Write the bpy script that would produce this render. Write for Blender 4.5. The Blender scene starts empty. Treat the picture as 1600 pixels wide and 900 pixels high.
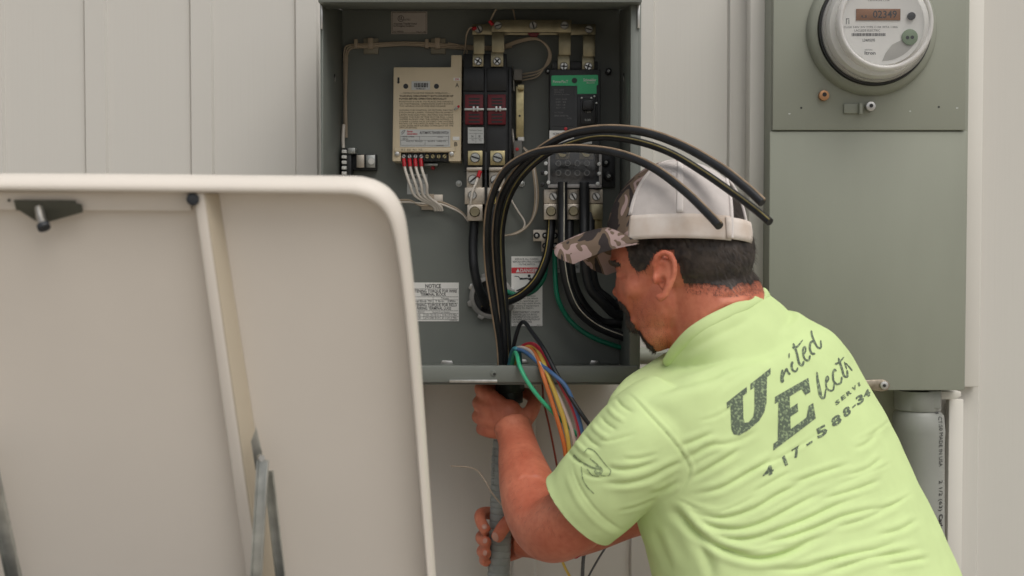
import bpy, bmesh, math, random
import numpy as np
from mathutils import Vector as V, Matrix
from mathutils.bvhtree import BVHTree
from mathutils import noise as mnoise
random.seed(7)
np.random.seed(7)
scene = bpy.context.scene
COL = scene.collection
R = math.radians

# ------------------------------------------------------------------ camera, sky, sun, exposure
D, ZC, PITCH, FPX = 2.2, 1.45, R(2.0), 1980.0       # camera 2.2 m from the wall plane (y = 0), 1.45 m up
cam_data = bpy.data.cameras.new("camera")
cam = bpy.data.objects.new("camera", cam_data)
COL.objects.link(cam)
cam.location = (0, -D, ZC)
cam.rotation_euler = (R(90) - PITCH, 0, 0)
cam_data.sensor_width = 36.0
cam_data.lens = 36.0 * FPX / 1600.0
cam_data.clip_end = 500
cam_data.clip_start = 0.05
cam_data.dof.use_dof = True
cam_data.dof.focus_distance = 1.96
cam_data.dof.aperture_fstop = 4.4
scene.camera = cam

SUN_ELEV, SUN_AZ = R(56), R(150)      # azimuth measured clockwise from +Y (north): behind the camera, to its right
world = bpy.data.worlds.new("World")
scene.world = world
world.use_nodes = True
wn, wl = world.node_tree.nodes, world.node_tree.links
wn.clear()
sky = wn.new("ShaderNodeTexSky")
sky.sky_type = 'NISHITA'
sky.sun_disc = False
sky.sun_elevation = SUN_ELEV
sky.sun_rotation = SUN_AZ
sky.air_density = 1.0
sky.dust_density = 4.0
hs = wn.new("ShaderNodeHueSaturation")
hs.inputs['Saturation'].default_value = 0.22        # grey overcast sky
bg = wn.new("ShaderNodeBackground")
bg.inputs['Strength'].default_value = 0.095
wo = wn.new("ShaderNodeOutputWorld")
wl.new(sky.outputs[0], hs.inputs['Color'])
wl.new(hs.outputs[0], bg.inputs[0])
wl.new(bg.outputs[0], wo.inputs[0])
sun_data = bpy.data.lights.new("sun", 'SUN')
sun_data.energy = 1.2
sun_data.angle = R(50)
sun_data.color = (1.0, 0.95, 0.88)
sun = bpy.data.objects.new("sun", sun_data)
COL.objects.link(sun)
sun_dir = V((math.sin(SUN_AZ) * math.cos(SUN_ELEV), math.cos(SUN_AZ) * math.cos(SUN_ELEV), math.sin(SUN_ELEV)))
sun.rotation_euler = sun_dir.to_track_quat('Z', 'Y').to_euler()
sun.location = (2, -4, 6)
vs = scene.view_settings
vs.view_transform = 'Standard'
vs.look = 'None'
vs.gamma = 1.0
vs.exposure = 0.16
scene.cycles.max_bounces = 8
scene.cycles.transparent_max_bounces = 16
scene.cycles.use_denoising = True

# ------------------------------------------------------------------ measuring helpers
FWD = V((0, math.cos(PITCH), -math.sin(PITCH)))
UPV = V((0, math.sin(PITCH), math.cos(PITCH)))
CAM = V((0, -D, ZC))
def ray(px, py):
    return FWD + V((1, 0, 0)) * ((px - 800) / FPX) + UPV * ((450 - py) / FPX)
def P(px, py, out=0.0):
    """a point `out` metres in front of the wall, measured on the photograph"""
    d = ray(px, py)
    return CAM + d * ((D - out) / d.y)
def S(out=0.0):
    return (D - out) / FPX
def proj(A):
    """world points (n,3) -> photo pixels"""
    Q = np.asarray(A, float) - np.array(CAM)
    z = Q @ np.array(FWD)
    return np.stack([800 + FPX * Q[:, 0] / z, 450 - FPX * (Q @ np.array(UPV)) / z], 1)
def crom(pts, n=8):
    """Catmull-Rom through points of any dimension"""
    p = np.asarray(pts, float)
    if len(p) < 3:
        return np.stack([p[0] + (p[1] - p[0]) * t for t in np.linspace(0, 1, n + 1)])
    q = np.vstack([2 * p[0] - p[1], p, 2 * p[-1] - p[-2]])
    out = []
    for i in range(1, len(q) - 2):
        a, b, c, d = q[i - 1], q[i], q[i + 1], q[i + 2]
        for k in range(n):
            t = k / n
            out.append(0.5 * (2 * b + (c - a) * t + (2 * a - 5 * b + 4 * c - d) * t * t + (3 * b - a - 3 * c + d) * t ** 3))
    out.append(p[-1])
    return np.array(out)
def pxpath(pts, n=8):
    return [P(*q) for q in crom(pts, n)]

# ------------------------------------------------------------------ materials
MATS = {}
def mat(name, col, rough=0.5, metal=0.0, var=0.06, vscale=18.0, bump=0.0, bscale=250.0, spec=0.5,
        stretch=(1, 1, 1), dirt=None, trans=0.0, sss=0.0, col2=None, rvar=0.1):
    if name in MATS:
        return MATS[name]
    m = bpy.data.materials.new(name)
    m.use_nodes = True
    nt = m.node_tree
    N, L = nt.nodes, nt.links
    b = N['Principled BSDF']
    b.inputs['Roughness'].default_value = rough
    b.inputs['Metallic'].default_value = metal
    b.inputs['Specular IOR Level'].default_value = spec
    tc = N.new('ShaderNodeTexCoord')
    mp = N.new('ShaderNodeMapping')
    mp.inputs['Scale'].default_value = stretch
    L.new(tc.outputs['Object'], mp.inputs[0])
    nz = N.new('ShaderNodeTexNoise')
    nz.inputs['Scale'].default_value = vscale
    nz.inputs['Detail'].default_value = 5
    L.new(mp.outputs[0], nz.inputs['Vector'])
    mix = N.new('ShaderNodeMix')
    mix.data_type = 'RGBA'
    c2 = col2 or tuple(max(0, c * (1 - 2.2 * var)) for c in col)
    c1 = tuple(min(1, c * (1 + var)) for c in col)
    mix.inputs[6].default_value = (*c1, 1)
    mix.inputs[7].default_value = (*c2, 1)
    rm = N.new('ShaderNodeMapRange')
    rm.inputs[1].default_value = 0.35
    rm.inputs[2].default_value = 0.7
    L.new(nz.outputs[0], rm.inputs[0])
    L.new(rm.outputs[0], mix.inputs[0])
    colout = mix.outputs[2]
    L.new(colout, b.inputs['Base Color'])
    mr = N.new('ShaderNodeMapRange')
    mr.inputs[3].default_value = max(0, rough - rvar)
    mr.inputs[4].default_value = min(1, rough + rvar)
    L.new(nz.outputs[0], mr.inputs[0])
    L.new(mr.outputs[0], b.inputs['Roughness'])
    if bump:
        n2 = N.new('ShaderNodeTexNoise')
        n2.inputs['Scale'].default_value = bscale
        n2.inputs['Detail'].default_value = 3
        L.new(mp.outputs[0], n2.inputs['Vector'])
        bp = N.new('ShaderNodeBump')
        bp.inputs['Strength'].default_value = bump
        bp.inputs['Distance'].default_value = 0.002
        L.new(n2.outputs[0], bp.inputs['Height'])
        L.new(bp.outputs[0], b.inputs['Normal'])
    if sss:
        b.inputs['Subsurface Weight'].default_value = sss
        b.inputs['Subsurface Radius'].default_value = (0.012, 0.005, 0.003)
        b.inputs['Subsurface Scale'].default_value = 0.6
    if trans:
        tr = N.new('ShaderNodeBsdfTransparent')
        ms = N.new('ShaderNodeMixShader')
        ms.inputs[0].default_value = trans
        L.new(b.outputs[0], ms.inputs[1])
        L.new(tr.outputs[0], ms.inputs[2])
        L.new(ms.outputs[0], N['Material Output'].inputs[0])
    MATS[name] = m
    return m
def glass(name, tint=(1, 1, 1), rough=0.03, base=0.06):
    """thin clear cover: mostly see-through, mirror-like at grazing angles"""
    if name in MATS:
        return MATS[name]
    m = bpy.data.materials.new(name)
    m.use_nodes = True
    N, L = m.node_tree.nodes, m.node_tree.links
    N.remove(N['Principled BSDF'])
    tr = N.new('ShaderNodeBsdfTransparent')
    tr.inputs[0].default_value = (*tint, 1)
    gl = N.new('ShaderNodeBsdfGlossy')
    gl.inputs['Roughness'].default_value = rough
    fr = N.new('ShaderNodeLayerWeight')
    fr.inputs[0].default_value = 0.35
    mr = N.new('ShaderNodeMapRange')
    mr.inputs[3].default_value = base
    mr.inputs[4].default_value = 0.45
    L.new(fr.outputs['Fresnel'], mr.inputs[0])
    mx = N.new('ShaderNodeMixShader')
    L.new(mr.outputs[0], mx.inputs[0])
    L.new(tr.outputs[0], mx.inputs[1])
    L.new(gl.outputs[0], mx.inputs[2])
    L.new(mx.outputs[0], N['Material Output'].inputs[0])
    MATS[name] = m
    return m

# ------------------------------------------------------------------ objects
WL = {}
def tag(o, label=None, cat=None, group=None, kind=None):
    if label: o['label'] = label
    if cat: o['category'] = cat
    if group: o['group'] = group
    if kind: o['kind'] = kind
    return o
def thing(name, label, cat, loc, group=None):
    o = bpy.data.objects.new(name, None)
    o.empty_display_size = 0.05
    COL.objects.link(o)
    o.location = loc
    WL[o.name] = V(loc)
    return tag(o, label, cat, group)
def place(name, me, parent=None, center=True):
    n = len(me.vertices)
    c = V((0, 0, 0))
    if center and n:
        a = np.empty(n * 3)
        me.vertices.foreach_get('co', a)
        a = a.reshape(-1, 3)
        c = V(((a.min(0) + a.max(0)) / 2).tolist())
        a -= np.array(c)
        me.vertices.foreach_set('co', a.ravel())
        me.update()
    return put(name, me, c, parent)
def put(name, me, world_loc, parent=None):
    o = bpy.data.objects.new(name, me)
    COL.objects.link(o)
    o.location = V(world_loc) - (WL[parent.name] if parent else V((0, 0, 0)))
    if parent: o.parent = parent
    WL[o.name] = V(world_loc)
    return o

class MB:
    def __init__(s):
        s.v, s.f, s.m = [], [], []
    def add(s, vs, fs, mi=0):
        o = len(s.v)
        s.v += [tuple(v) for v in vs]
        s.f += [tuple(i + o for i in f) for f in fs]
        s.m += [mi] * len(fs)
        return s
    def box(s, a, b, mi=0):
        x0, x1 = sorted((a[0], b[0])); y0, y1 = sorted((a[1], b[1])); z0, z1 = sorted((a[2], b[2]))
        vs = [(x0,y0,z0),(x1,y0,z0),(x1,y1,z0),(x0,y1,z0),(x0,y0,z1),(x1,y0,z1),(x1,y1,z1),(x0,y1,z1)]
        return s.add(vs, [(0,3,2,1),(4,5,6,7),(0,1,5,4),(1,2,6,5),(2,3,7,6),(3,0,4,7)], mi)
    def prism(s, outline, y0, y1, mi=0):
        """outline of (x, z) anticlockwise seen from -Y; front at y0 (towards camera), back at y1"""
        n = len(outline)
        vs = [(x, y0, z) for x, z in outline] + [(x, y1, z) for x, z in outline]
        fs = [tuple(range(n)), tuple(range(2 * n - 1, n - 1, -1))]
        fs += [(i, i + n, (i + 1) % n + n, (i + 1) % n) for i in range(n)]
        return s.add(vs, fs, mi)
    def tube(s, pts, r, n=12, mi=0, cap=True, flat=1.0, side=None):
        pts = [V(p) for p in pts]
        rs = r if hasattr(r, '__len__') else [r] * len(pts)
        t0 = (pts[1] - pts[0]).normalized()
        u = V(side) if side is not None else (V((0, 0, 1)) if abs(t0.z) < 0.9 else V((1, 0, 0)))
        u = (u - t0 * u.dot(t0)).normalized()
        vs = []
        for i, p in enumerate(pts):
            t = (pts[min(i + 1, len(pts) - 1)] - pts[max(i - 1, 0)]).normalized()
            u = (u - t * u.dot(t)).normalized()
            w = t.cross(u)
            for k in range(n):
                a = 2 * math.pi * k / n
                vs.append(p + u * (rs[i] * math.cos(a)) + w * (rs[i] * flat * math.sin(a)))
        fs = []
        for i in range(len(pts) - 1):
            for k in range(n):
                a, b = i * n + k, i * n + (k + 1) % n
                fs.append((a, b, b + n, a + n))
        if cap:
            fs.append(tuple(range(n - 1, -1, -1)))
            fs.append(tuple(range((len(pts) - 1) * n, len(pts) * n)))
        return s.add(vs, fs, mi)
    def lathe(s, prof, c, n=32, mi=0, cap0=True, cap1=True):
        """profile of (radius, y) around the Y axis through c; first point nearest the wall"""
        vs = []
        for r, y in prof:
            for k in range(n):
                a = 2 * math.pi * k / n
                vs.append((c[0] + r * math.cos(a), y, c[2] + r * math.sin(a)))
        fs = []
        for i in range(len(prof) - 1):
            for k in range(n):
                a, b = i * n + k, i * n + (k + 1) % n
                fs.append((a, a + n, b + n, b)[::-1] if False else (a, b, b + n, a + n))
        if cap0: fs.append(tuple(range(n - 1, -1, -1)))
        if cap1: fs.append(tuple(range((len(prof) - 1) * n, len(prof) * n)))
        return s.add(vs, fs, mi)
    def ell(s, c, r, rot=None, n=24, mi=0):
        m = n // 2
        vs, fs = [], []
        rot = rot or Matrix.Identity(3)
        for i in range(m + 1):
            a = math.pi * i / m
            for k in range(n):
                b = 2 * math.pi * k / n
                p = V((r[0] * math.sin(a) * math.cos(b), r[1] * math.sin(a) * math.sin(b), r[2] * math.cos(a)))
                vs.append(V(c) + rot @ p)
        for i in range(m):
            for k in range(n):
                a, b = i * n + k, i * n + (k + 1) % n
                fs.append((a, a + n, b + n, b))
        return s.add(vs, fs, mi)
    def mesh(s, name, mats, bevel=0, seg=2, smooth=0.7, fix=True):
        me = bpy.data.meshes.new(name)
        me.from_pydata([tuple(v) for v in s.v], [], s.f)
        for i, p in enumerate(me.polygons):
            p.material_index = s.m[i]
        bm = bmesh.new()
        bm.from_mesh(me)
        if fix:
            bmesh.ops.recalc_face_normals(bm, faces=bm.faces)
        if bevel:
            es = [e for e in bm.edges if e.is_manifold and e.calc_face_angle(0) > 0.6]
            bmesh.ops.bevel(bm, geom=es, offset=bevel, segments=seg, profile=0.5, affect='EDGES', clamp_overlap=True)
        bm.to_mesh(me)
        bm.free()
        for m in (mats if isinstance(mats, (list, tuple)) else [mats]):
            me.materials.append(m)
        if smooth:
            me.polygons.foreach_set('use_smooth', [True] * len(me.polygons))
            me.set_sharp_from_angle(angle=smooth)
        return me
    def build(s, name, mats, parent=None, **kw):
        return place(name, s.mesh(name, mats, **kw), parent)

def box(name, x0, y0, x1, y1, o0, o1, m, parent=None, bevel=0.0008, **kw):
    """a block: photo rectangle of its front face, from `o0` to `o1` metres off the wall"""
    a, b = P(x0, y0, o1), P(x1, y1, o1)
    mb = MB().box((a.x, -o0, a.z), (b.x, -o1, b.z))
    return mb.build(name, m, parent, bevel=bevel, **kw)
def poly(name, pts, o0, o1, m, parent=None, bevel=0.0008):
    q = [P(x, y, o1) for x, y in pts]
    return MB().prism([(p.x, p.z) for p in q], -o1, -o0).build(name, m, parent, bevel=bevel)
def disc(name, px, py, r, o0, o1, m, parent=None, n=24, bevel=0.0006):
    """round stub along the wall's normal, radius in photo pixels"""
    c = P(px, py, o1)
    return MB().lathe([(r * S(o1), -o0), (r * S(o1), -o1)], c, n).build(name, m, parent, bevel=bevel)

SCREWS = {}
def screw(name, px, py, r, out, m, parent, kind='slot', ang=0.6):
    """screw head with a real slot; alike screws share one mesh"""
    key = (round(r * S(out), 4), m.name, kind)
    if key not in SCREWS:
        rr = r * S(out)
        mb = MB()
        h = rr * 0.55
        if kind == 'hex':
            mb.lathe([(rr * 1.25, 0), (rr * 1.25, -h * .25)], (0, 0, 0), 20)
            mb.lathe([(rr, -h * .2), (rr, -h * 1.1), (rr * .8, -h * 1.3)], (0, 0, 0), 6)
        else:
            mb.lathe([(rr, 0), (rr, -h * .6), (rr * .8, -h), (rr * .5, -h), (rr * .5, -h * .55)] if kind == 'socket'
                     else [(rr, 0), (rr, -h * .6), (rr * .82, -h)], (0, 0, 0), 16)
        if kind in ('slot', 'cross'):
            w = rr * .16
            for a in ([0] if kind == 'slot' else [0, math.pi / 2]):
                c, s_ = math.cos(a), math.sin(a)
                vs = []
                for y in (-h * 1.04, -h * .5):
                    for u, t in ((-rr * .78, -w), (rr * .78, -w), (rr * .78, w), (-rr * .78, w)):
                        vs.append((u * c - t * s_, y, u * s_ + t * c))
                mb.add(vs, [(0,1,2,3),(7,6,5,4),(0,4,5,1),(1,5,6,2),(2,6,7,3),(3,7,4,0)], 1)
        SCREWS[key] = mb.mesh(name, [m, MATS['slot_dark']], smooth=0.6)
    o = put(name, SCREWS[key], P(px, py, out), parent)
    o.rotation_euler = (0, ang, 0)
    return o

FONTCACHE = {}
def text_verts(s, bold=0.0):
    """glyph outlines of the built-in font as triangles, scaled so that the cap height is 1"""
    key = (s, bold)
    if key not in FONTCACHE:
        cu = bpy.data.curves.new('t', 'FONT')
        cu.body = s
        cu.size = 1.0
        cu.resolution_u = 2
        cu.offset = bold
        ob = bpy.data.objects.new('t', cu)
        me = bpy.data.meshes.new_from_object(ob)
        v = np.array([x.co[:] for x in me.vertices])[:, :2] / 0.69
        f = [tuple(p.vertices) for p in me.polygons]
        bpy.data.objects.remove(ob); bpy.data.meshes.remove(me); bpy.data.curves.remove(cu)
        FONTCACHE[key] = (v, f)
    return FONTCACHE[key]
def lettering(name, lines, out, m, parent):
    """flat print: lines of (text, x0 px, baseline px, cap height px, width px or None, bold)"""
    mb = MB()
    for ln in lines:
        s, x, y, h, w = ln[:5]
        bold = ln[5] if len(ln) > 5 else 0.0
        v, f = text_verts(s, bold)
        sc = S(out)
        u0, u1 = v[:, 0].min(), v[:, 0].max()
        kx = (w * sc / (u1 - u0)) if w else h * sc
        o = P(x, y, out)
        mb.add([(o.x + (a - u0) * kx, -out, o.z + b * h * sc) for a, b in v], f)
    return tag(mb.build(name, m, parent, smooth=0, fix=False), kind='stuff')
def rects(name, rs, out, m, parent, thick=0.0002):
    """thin printed bars / rules as one mesh"""
    mb = MB()
    for x0, y0, x1, y1 in rs:
        a, b = P(x0, y0, out), P(x1, y1, out)
        mb.box((a.x, -out + thick, a.z), (b.x, -out, b.z))
    return tag(mb.build(name, m, parent, smooth=0), kind='stuff')
def wire(name, pts, r, m, parent=None, n=10, k=8, **kw):
    return MB().tube(pxpath(pts, k), r, n, **kw).build(name, m, parent, smooth=1.2)
# ------------------------------------------------------------------ material set
mat('slot_dark', (0.02, 0.02, 0.02), 0.6)
SIDING = mat('siding_vinyl', (0.605, 0.585, 0.54), 0.5, var=0.015, vscale=5, bump=0.13, bscale=160, stretch=(1, 1, 0.03), spec=0.3)
TRIM = mat('trim_vinyl', (0.69, 0.665, 0.61), 0.45, var=0.02, vscale=4, spec=0.3)
GREEN_GREY = mat('meter_box_paint', (0.285, 0.297, 0.245), 0.5, var=0.05, vscale=5, stretch=(1, 1, .35), bump=0.05, bscale=500, spec=0.35)
CAB = mat('cabinet_paint', (0.165, 0.178, 0.160), 0.42, var=0.04, vscale=6, bump=0.05, bscale=600, spec=0.4)
ZINC = mat('zinc_steel', (0.62, 0.61, 0.58), 0.32, 0.9, var=0.12, vscale=60)
GALV = mat('galvanised', (0.52, 0.53, 0.50), 0.38, 0.85, var=0.15, vscale=40)
TIN = mat('tinned_bar', (0.33, 0.29, 0.19), 0.34, 0.85, var=0.12, vscale=40)
BRASS = mat('yellow_chromate', (0.52, 0.44, 0.24), 0.33, 0.85, var=0.15, vscale=60)
ALU = mat('aluminium', (0.55, 0.49, 0.41), 0.4, 0.75, var=0.08, vscale=50)
TAN = mat('tan_plastic', (0.70, 0.59, 0.41), 0.5, var=0.03, vscale=15, bump=0.05)
BLK = mat('black_plastic', (0.016, 0.017, 0.018), 0.42, var=0.1, vscale=30, bump=0.05)
DGREY = mat('charcoal_plastic', (0.035, 0.037, 0.038), 0.45, var=0.1, vscale=30, bump=0.05)
RED = mat('dark_red_plastic', (0.17, 0.007, 0.014), 0.45, var=0.1)
REDB = mat('red_vinyl', (0.55, 0.02, 0.03), 0.4)
LGREEN = mat('green_label', (0.04, 0.52, 0.21), 0.4, var=0.03)
LWHITE = mat('white_label', (0.80, 0.79, 0.75), 0.5, var=0.03)
LGREY = mat('grey_label', (0.58, 0.59, 0.57), 0.5, var=0.03)
LTAN = mat('faded_label', (0.52, 0.46, 0.41), 0.5, var=0.03)
INK = mat('black_ink', (0.02, 0.02, 0.022), 0.6)
INKB = mat('brown_ink', (0.10, 0.075, 0.05), 0.6)
INKG = mat('grey_ink', (0.12, 0.12, 0.12), 0.6)
INKW = mat('white_ink', (0.75, 0.77, 0.74), 0.6)
INKL = mat('pale_grey_ink', (0.22, 0.22, 0.22), 0.6)
INKR = mat('red_ink', (0.60, 0.03, 0.04), 0.5)
WIRET = mat('tan_wire', (0.46, 0.37, 0.27), 0.45, var=0.06)
WIREW = mat('white_wire', (0.72, 0.66, 0.58), 0.4, var=0.04)
CABLE = mat('black_cable', (0.012, 0.013, 0.015), 0.42, var=0.2, vscale=40, bump=0.1, bscale=120, spec=0.5)
STRIPE = mat('yellow_stripe', (0.50, 0.38, 0.10), 0.5, var=0.15, vscale=80)
STRIPEW = mat('pale_stripe', (0.55, 0.52, 0.42), 0.5, var=0.15, vscale=80)
WGREEN = mat('green_cable', (0.012, 0.20, 0.115), 0.35, var=0.08)

# ------------------------------------------------------------------ ground
gm = MB()
g = 60
gm.add([(-g, -g, 0), (g, -g, 0), (g, g, 0), (-g, g, 0)], [(0, 1, 2, 3)])
GROUND = mat('gravel_ground', (0.40, 0.355, 0.29), 0.9, var=0.25, vscale=45, bump=0.6, bscale=60)
tag(gm.build('ground', GROUND, smooth=0), kind='structure')

# ------------------------------------------------------------------ house wall of vertical board-and-batten siding
wall = thing('siding_wall', 'cream vertical board and batten vinyl siding wall behind the electrical boxes', 'wall', (0, 0, 0))
strips = [(-150, -112), (12 - 37, 12), (136, 172), (300, 337), (463, 500), (627, 664), (800, 838), (985, 1022), (1135, 1172),
          (1312, 1347), (1492, 1532), (1690, 1727)]
sw = S(0)
def wx(px): return (px - 800) * sw
TH = 0.0065
zt, zb = 3.0, 0.0
for i in range(len(strips) - 1):
    x0, x1, x2 = wx(strips[i][0]), wx(strips[i][1]), wx(strips[i + 1][0])
    e = 0.0035
    # profile in plan: raised batten, then flat board; a narrow locking joint where the next panel starts
    pf = [(x0 - .0002, 0.0012), (x0 + 0.0030, -TH), (x1 - e, -TH), (x1, -0.0006), (x2 - 0.0014, 0.0), (x2 - 0.0002, 0.0012)]
    mb = MB()
    n = len(pf)
    vs = [(x, y, zb) for x, y in pf] + [(x, y, zt) for x, y in pf]
    mb.add(vs, [(k, k + 1, k + 1 + n, k + n) for k in range(n - 1)])
    mb.build('siding_panel', SIDING, wall, smooth=0.3, fix=False)
MB().box((wx(-400), 0.006, 0), (wx(2000), 0.12, 3.0)).build('backing_board', TRIM, wall, smooth=0)
# plain siding right and left of what the photograph shows
for a, b in ((-400, -150), (1690, 2000)):
    MB().box((wx(a), -0.001, 0), (wx(b), 0.004, 3.0)).build('siding_panel', SIDING, wall, smooth=0)
# trim block round the meter box
box('trim_strip', 1173, -60, 1197, 640, 0.0, 0.045, TRIM, wall, bevel=0.002)
box('trim_strip', 1509, -60, 1531, 605, 0.009, 0.03, TRIM, wall, bevel=0.003)
poly('trim_ledge', [(1470, 612), (1502, 612), (1502, 619), (1494, 624), (1470, 624)], 0.0, 0.06, TRIM, wall, bevel=0.001)
box('trim_strip', 1483, 624, 1500, 1100, 0.009, 0.028, TRIM, wall, bevel=0.002)

# ------------------------------------------------------------------ meter box
mbx = thing('meter_box', 'grey green steel meter box with round meter socket right of the open cabinet', 'meter box', P(1355, 612, 0.05))
box('back_box', 1206, -70, 1508, 609, 0.012, 0.10, GREEN_GREY, mbx, bevel=0.002)
box('lower_cover', 1203, 205, 1507, 610, 0.1003, 0.1085, GREEN_GREY, mbx, bevel=0.002)
box('upper_cover', 1209, -70, 1509, 203.5, 0.1003, 0.112, GREEN_GREY, mbx, bevel=0.002)
c = P(1361, 48, 0.112)
s_ = S(0.112)
MB().lathe([(101 * s_, -0.1125), (100 * s_, -0.120), (95 * s_, -0.128), (88 * s_, -0.131), (86 * s_, -0.129), (86 * s_, -0.113)], c, 64,
           cap0=False, cap1=False).build('socket_ring', GREEN_GREY, mbx, smooth=0.9)
# seal screw, latch tab, small screws
COPPER = mat('copper_screw', (0.50, 0.27, 0.14), 0.4, 0.8)
sc1 = disc('seal_screw', 1288, 149, 8, 0.1121, 0.121, COPPER, mbx, bevel=0.001)
disc('screw_hole', 1288.5, 147.5, 3.4, 0.1212, 0.1215, MATS['slot_dark'], sc1, bevel=0)
lt = poly('latch_tab', [(1319, 162), (1345, 162), (1345, 177), (1319, 177)], 0.1121, 0.1165, GREEN_GREY, mbx)
box('latch_lip', 1343, 161, 1348, 178, 0.1166, 0.123, GREEN_GREY, lt)
sc2 = disc('latch_screw', 1361, 166, 7.5, 0.1121, 0.124, ZINC, mbx, bevel=0.001)
disc('screw_hole', 1361.5, 165, 3, 0.1242, 0.1246, MATS['slot_dark'], sc2, bevel=0)
disc('screw_hole', 1252, 168.5, 1.6, 0.1121, 0.1124, MATS['slot_dark'], mbx, bevel=0)
disc('screw_hole', 1467, 167, 1.6, 0.1121, 0.1124, MATS['slot_dark'], mbx, bevel=0)
for px, py, w in ((1232, 177, 3), (1421, 173, 2.4), (1494, 168, 3)):
    box('paint_chip', px, py, px + w, py + 1.6, 0.1121, 0.1123, LGREY, mbx, bevel=0)
# hasp at the bottom of the lower cover
STEEL = mat('worn_hasp', (0.42, 0.36, 0.28), 0.38, 0.85, var=0.2, vscale=80)
hs_ = poly('hasp', [(1340, 607), (1352, 594), (1380, 593), (1389, 597), (1391, 603), (1386, 610), (1378, 612), (1360, 610), (1358, 607)], 0.109, 0.113, STEEL, mbx)
disc('rivet', 1382, 602.5, 6.5, 0.1132, 0.117, ZINC, hs_, bevel=0.0008)
disc('rivet_hole', 1382, 602.5, 2.6, 0.1172, 0.1175, MATS['slot_dark'], hs_, bevel=0)

# ------------------------------------------------------------------ electric meter (plugs into the ring)
mt = thing('electric_meter', 'round glass electric meter with orange digital display on the grey box', 'electric meter', P(1364, 48, 0.115))
MB().lathe([(86 * s_, -0.114), (86.5 * s_, -0.138), (84 * s_, -0.1385), (83 * s_, -0.114)], c, 64).build('gasket', BLK, mt, smooth=0.8)
FACE = mat('meter_face', (0.78, 0.77, 0.74), 0.5, var=0.02)
METER_GREY = mat('meter_base_grey', (0.55, 0.53, 0.50), 0.5, var=0.04)
fo = 0.180
# inner drum that carries the printed face
rf = 65 * S(fo)
MB().lathe([(80 * s_, -0.1145), (80 * s_, -0.150), (75 * s_, -0.158), (rf * 1.03, -0.160), (rf, -fo + 0.002), (rf * .985, -fo)], c, 64).build('face_drum', FACE, mt, smooth=0.6)
MB().lathe([(81.5 * s_, -0.140), (81.5 * s_, -0.150), (80.2 * s_, -0.150), (80.2 * s_, -0.140)], c, 64, cap0=False, cap1=False).build('drum_band', METER_GREY, mt, smooth=0.6)
GL = glass('meter_glass', (0.985, 0.985, 0.985), 0.05, 0.05)
# clear cover: stepped glass cup
ro = 74.5 * S(0.194)
cup = [(83 * s_, -0.139), (82 * s_, -0.150), (ro * 1.06, -0.160), (ro * 1.02, -0.171), (ro * 1.0, -0.186), (ro * .985, -0.192), (ro * .95, -0.195),
       (ro * .90, -0.192), (ro * .88, -0.1895), (0.0005, -0.1895)]
MB().lathe(cup, c, 72, cap0=False, cap1=False).build('glass_cover', GL, mt, smooth=0.9)
LIPM = mat('lip_highlight', (.80, .78, .76), .18, var=.03, trans=.45, spec=.8)  # whitish see-through coat, paints the highlights on the cup's rim
MB().lathe([(ro * 1.012, -0.181), (ro * 1.02, -0.189), (ro * .985, -0.1965), (ro * .94, -0.1975), (ro * .90, -0.1945), (ro * .90, -0.1925)], c, 72, cap0=False, cap1=False).build('glass_lip_highlight', LIPM, mt, smooth=1.2)
MB().lathe([(83.4 * s_, -0.1388), (83.2 * s_, -0.1475), (80.8 * s_, -0.1515), (80.6 * s_, -0.149)], c, 72, cap0=False, cap1=False).build('glass_foot', LIPM, mt, smooth=1.2)
gc = P(1380, 34, fo)    # where the face centre shows
cx, cz = c.x, c.z
fx, fy = proj([(cx, -fo, cz)])[0]
def F(dx, dy): return fx + dx, fy + dy      # offsets in pixels from the face's own centre
q = F(-47, -27); lcdp = box('display_frame', q[0] + 5, q[1] + 4, q[0] + 74, q[1] + 22, fo + .0002, fo + .002, mat('lcd_orange', (0.25, 0.10, 0.03), 0.3, var=0.15, vscale=40), mt, bevel=0.0004)
q = F(-42, -9)
lettering('digits', [('02349', q[0] + 26, q[1], 11, 37, 0.01), ('u', q[0] + 8, q[1], 6, 8, 0.0)], fo + 0.0023, INK, lcdp)
q = F(0, 0)
lettering('face_print', [
    ('CENTRON C1SR', q[0] - 24, q[1] - 35, 2.6, 34), ('CL200 240V 3W TYPE C1SR 30TA 1.0Kh', q[0] - 62, q[1] + 7, 3.0, 84),
    ('LACLEDE ELECTRIC', q[0] - 45, q[1] + 12.5, 3.4, 40), ('Itron', q[0] - 29, q[1] + 48.5, 5.2, 17, 0.02), ('CENTRON', q[0] - 29, q[1] + 42, 1.8, 12),
    ('L24695395', q[0] - 32, q[1] + 28, 4.2, 19, 0.01)], fo + 0.0004, INKG, mt)
bars = []
x = q[0] - 49
random.seed(3)
while x < q[0] + 4:
    w = random.choice((0.6, 0.9, 1.3))
    bars.append((x, q[1] + 15, x + w, q[1] + 19.5))
    x += w + random.choice((0.5, 0.7, 1.0))
bars += [(q[0] - 58, q[1] - 8, q[0] - 57, q[1] + 1), (q[0] - 54, q[1] - 6, q[0] - 53, q[1] + 1), (q[0] - 57, q[1] - 8, q[0] - 53, q[1] - 7)]
rects('barcode', bars, fo + 0.0005, INKG, mt)
disc('optical_port', q[0] + 45, q[1] - 12, 6, fo + .0002, fo + .006, BLK, mt, bevel=0.0008)
pg = mat('port_green', (0.20, 0.27, 0.17), 0.5)
op = disc('reset_plug', q[0] + 42, q[1] + 21, 12.5, fo + .0002, fo + .004, pg, mt, bevel=0.001)
disc('port_hole', q[0] + 38, q[1] + 22, 2.8, fo + .0042, fo + .0045, BLK, op, bevel=0)
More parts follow.
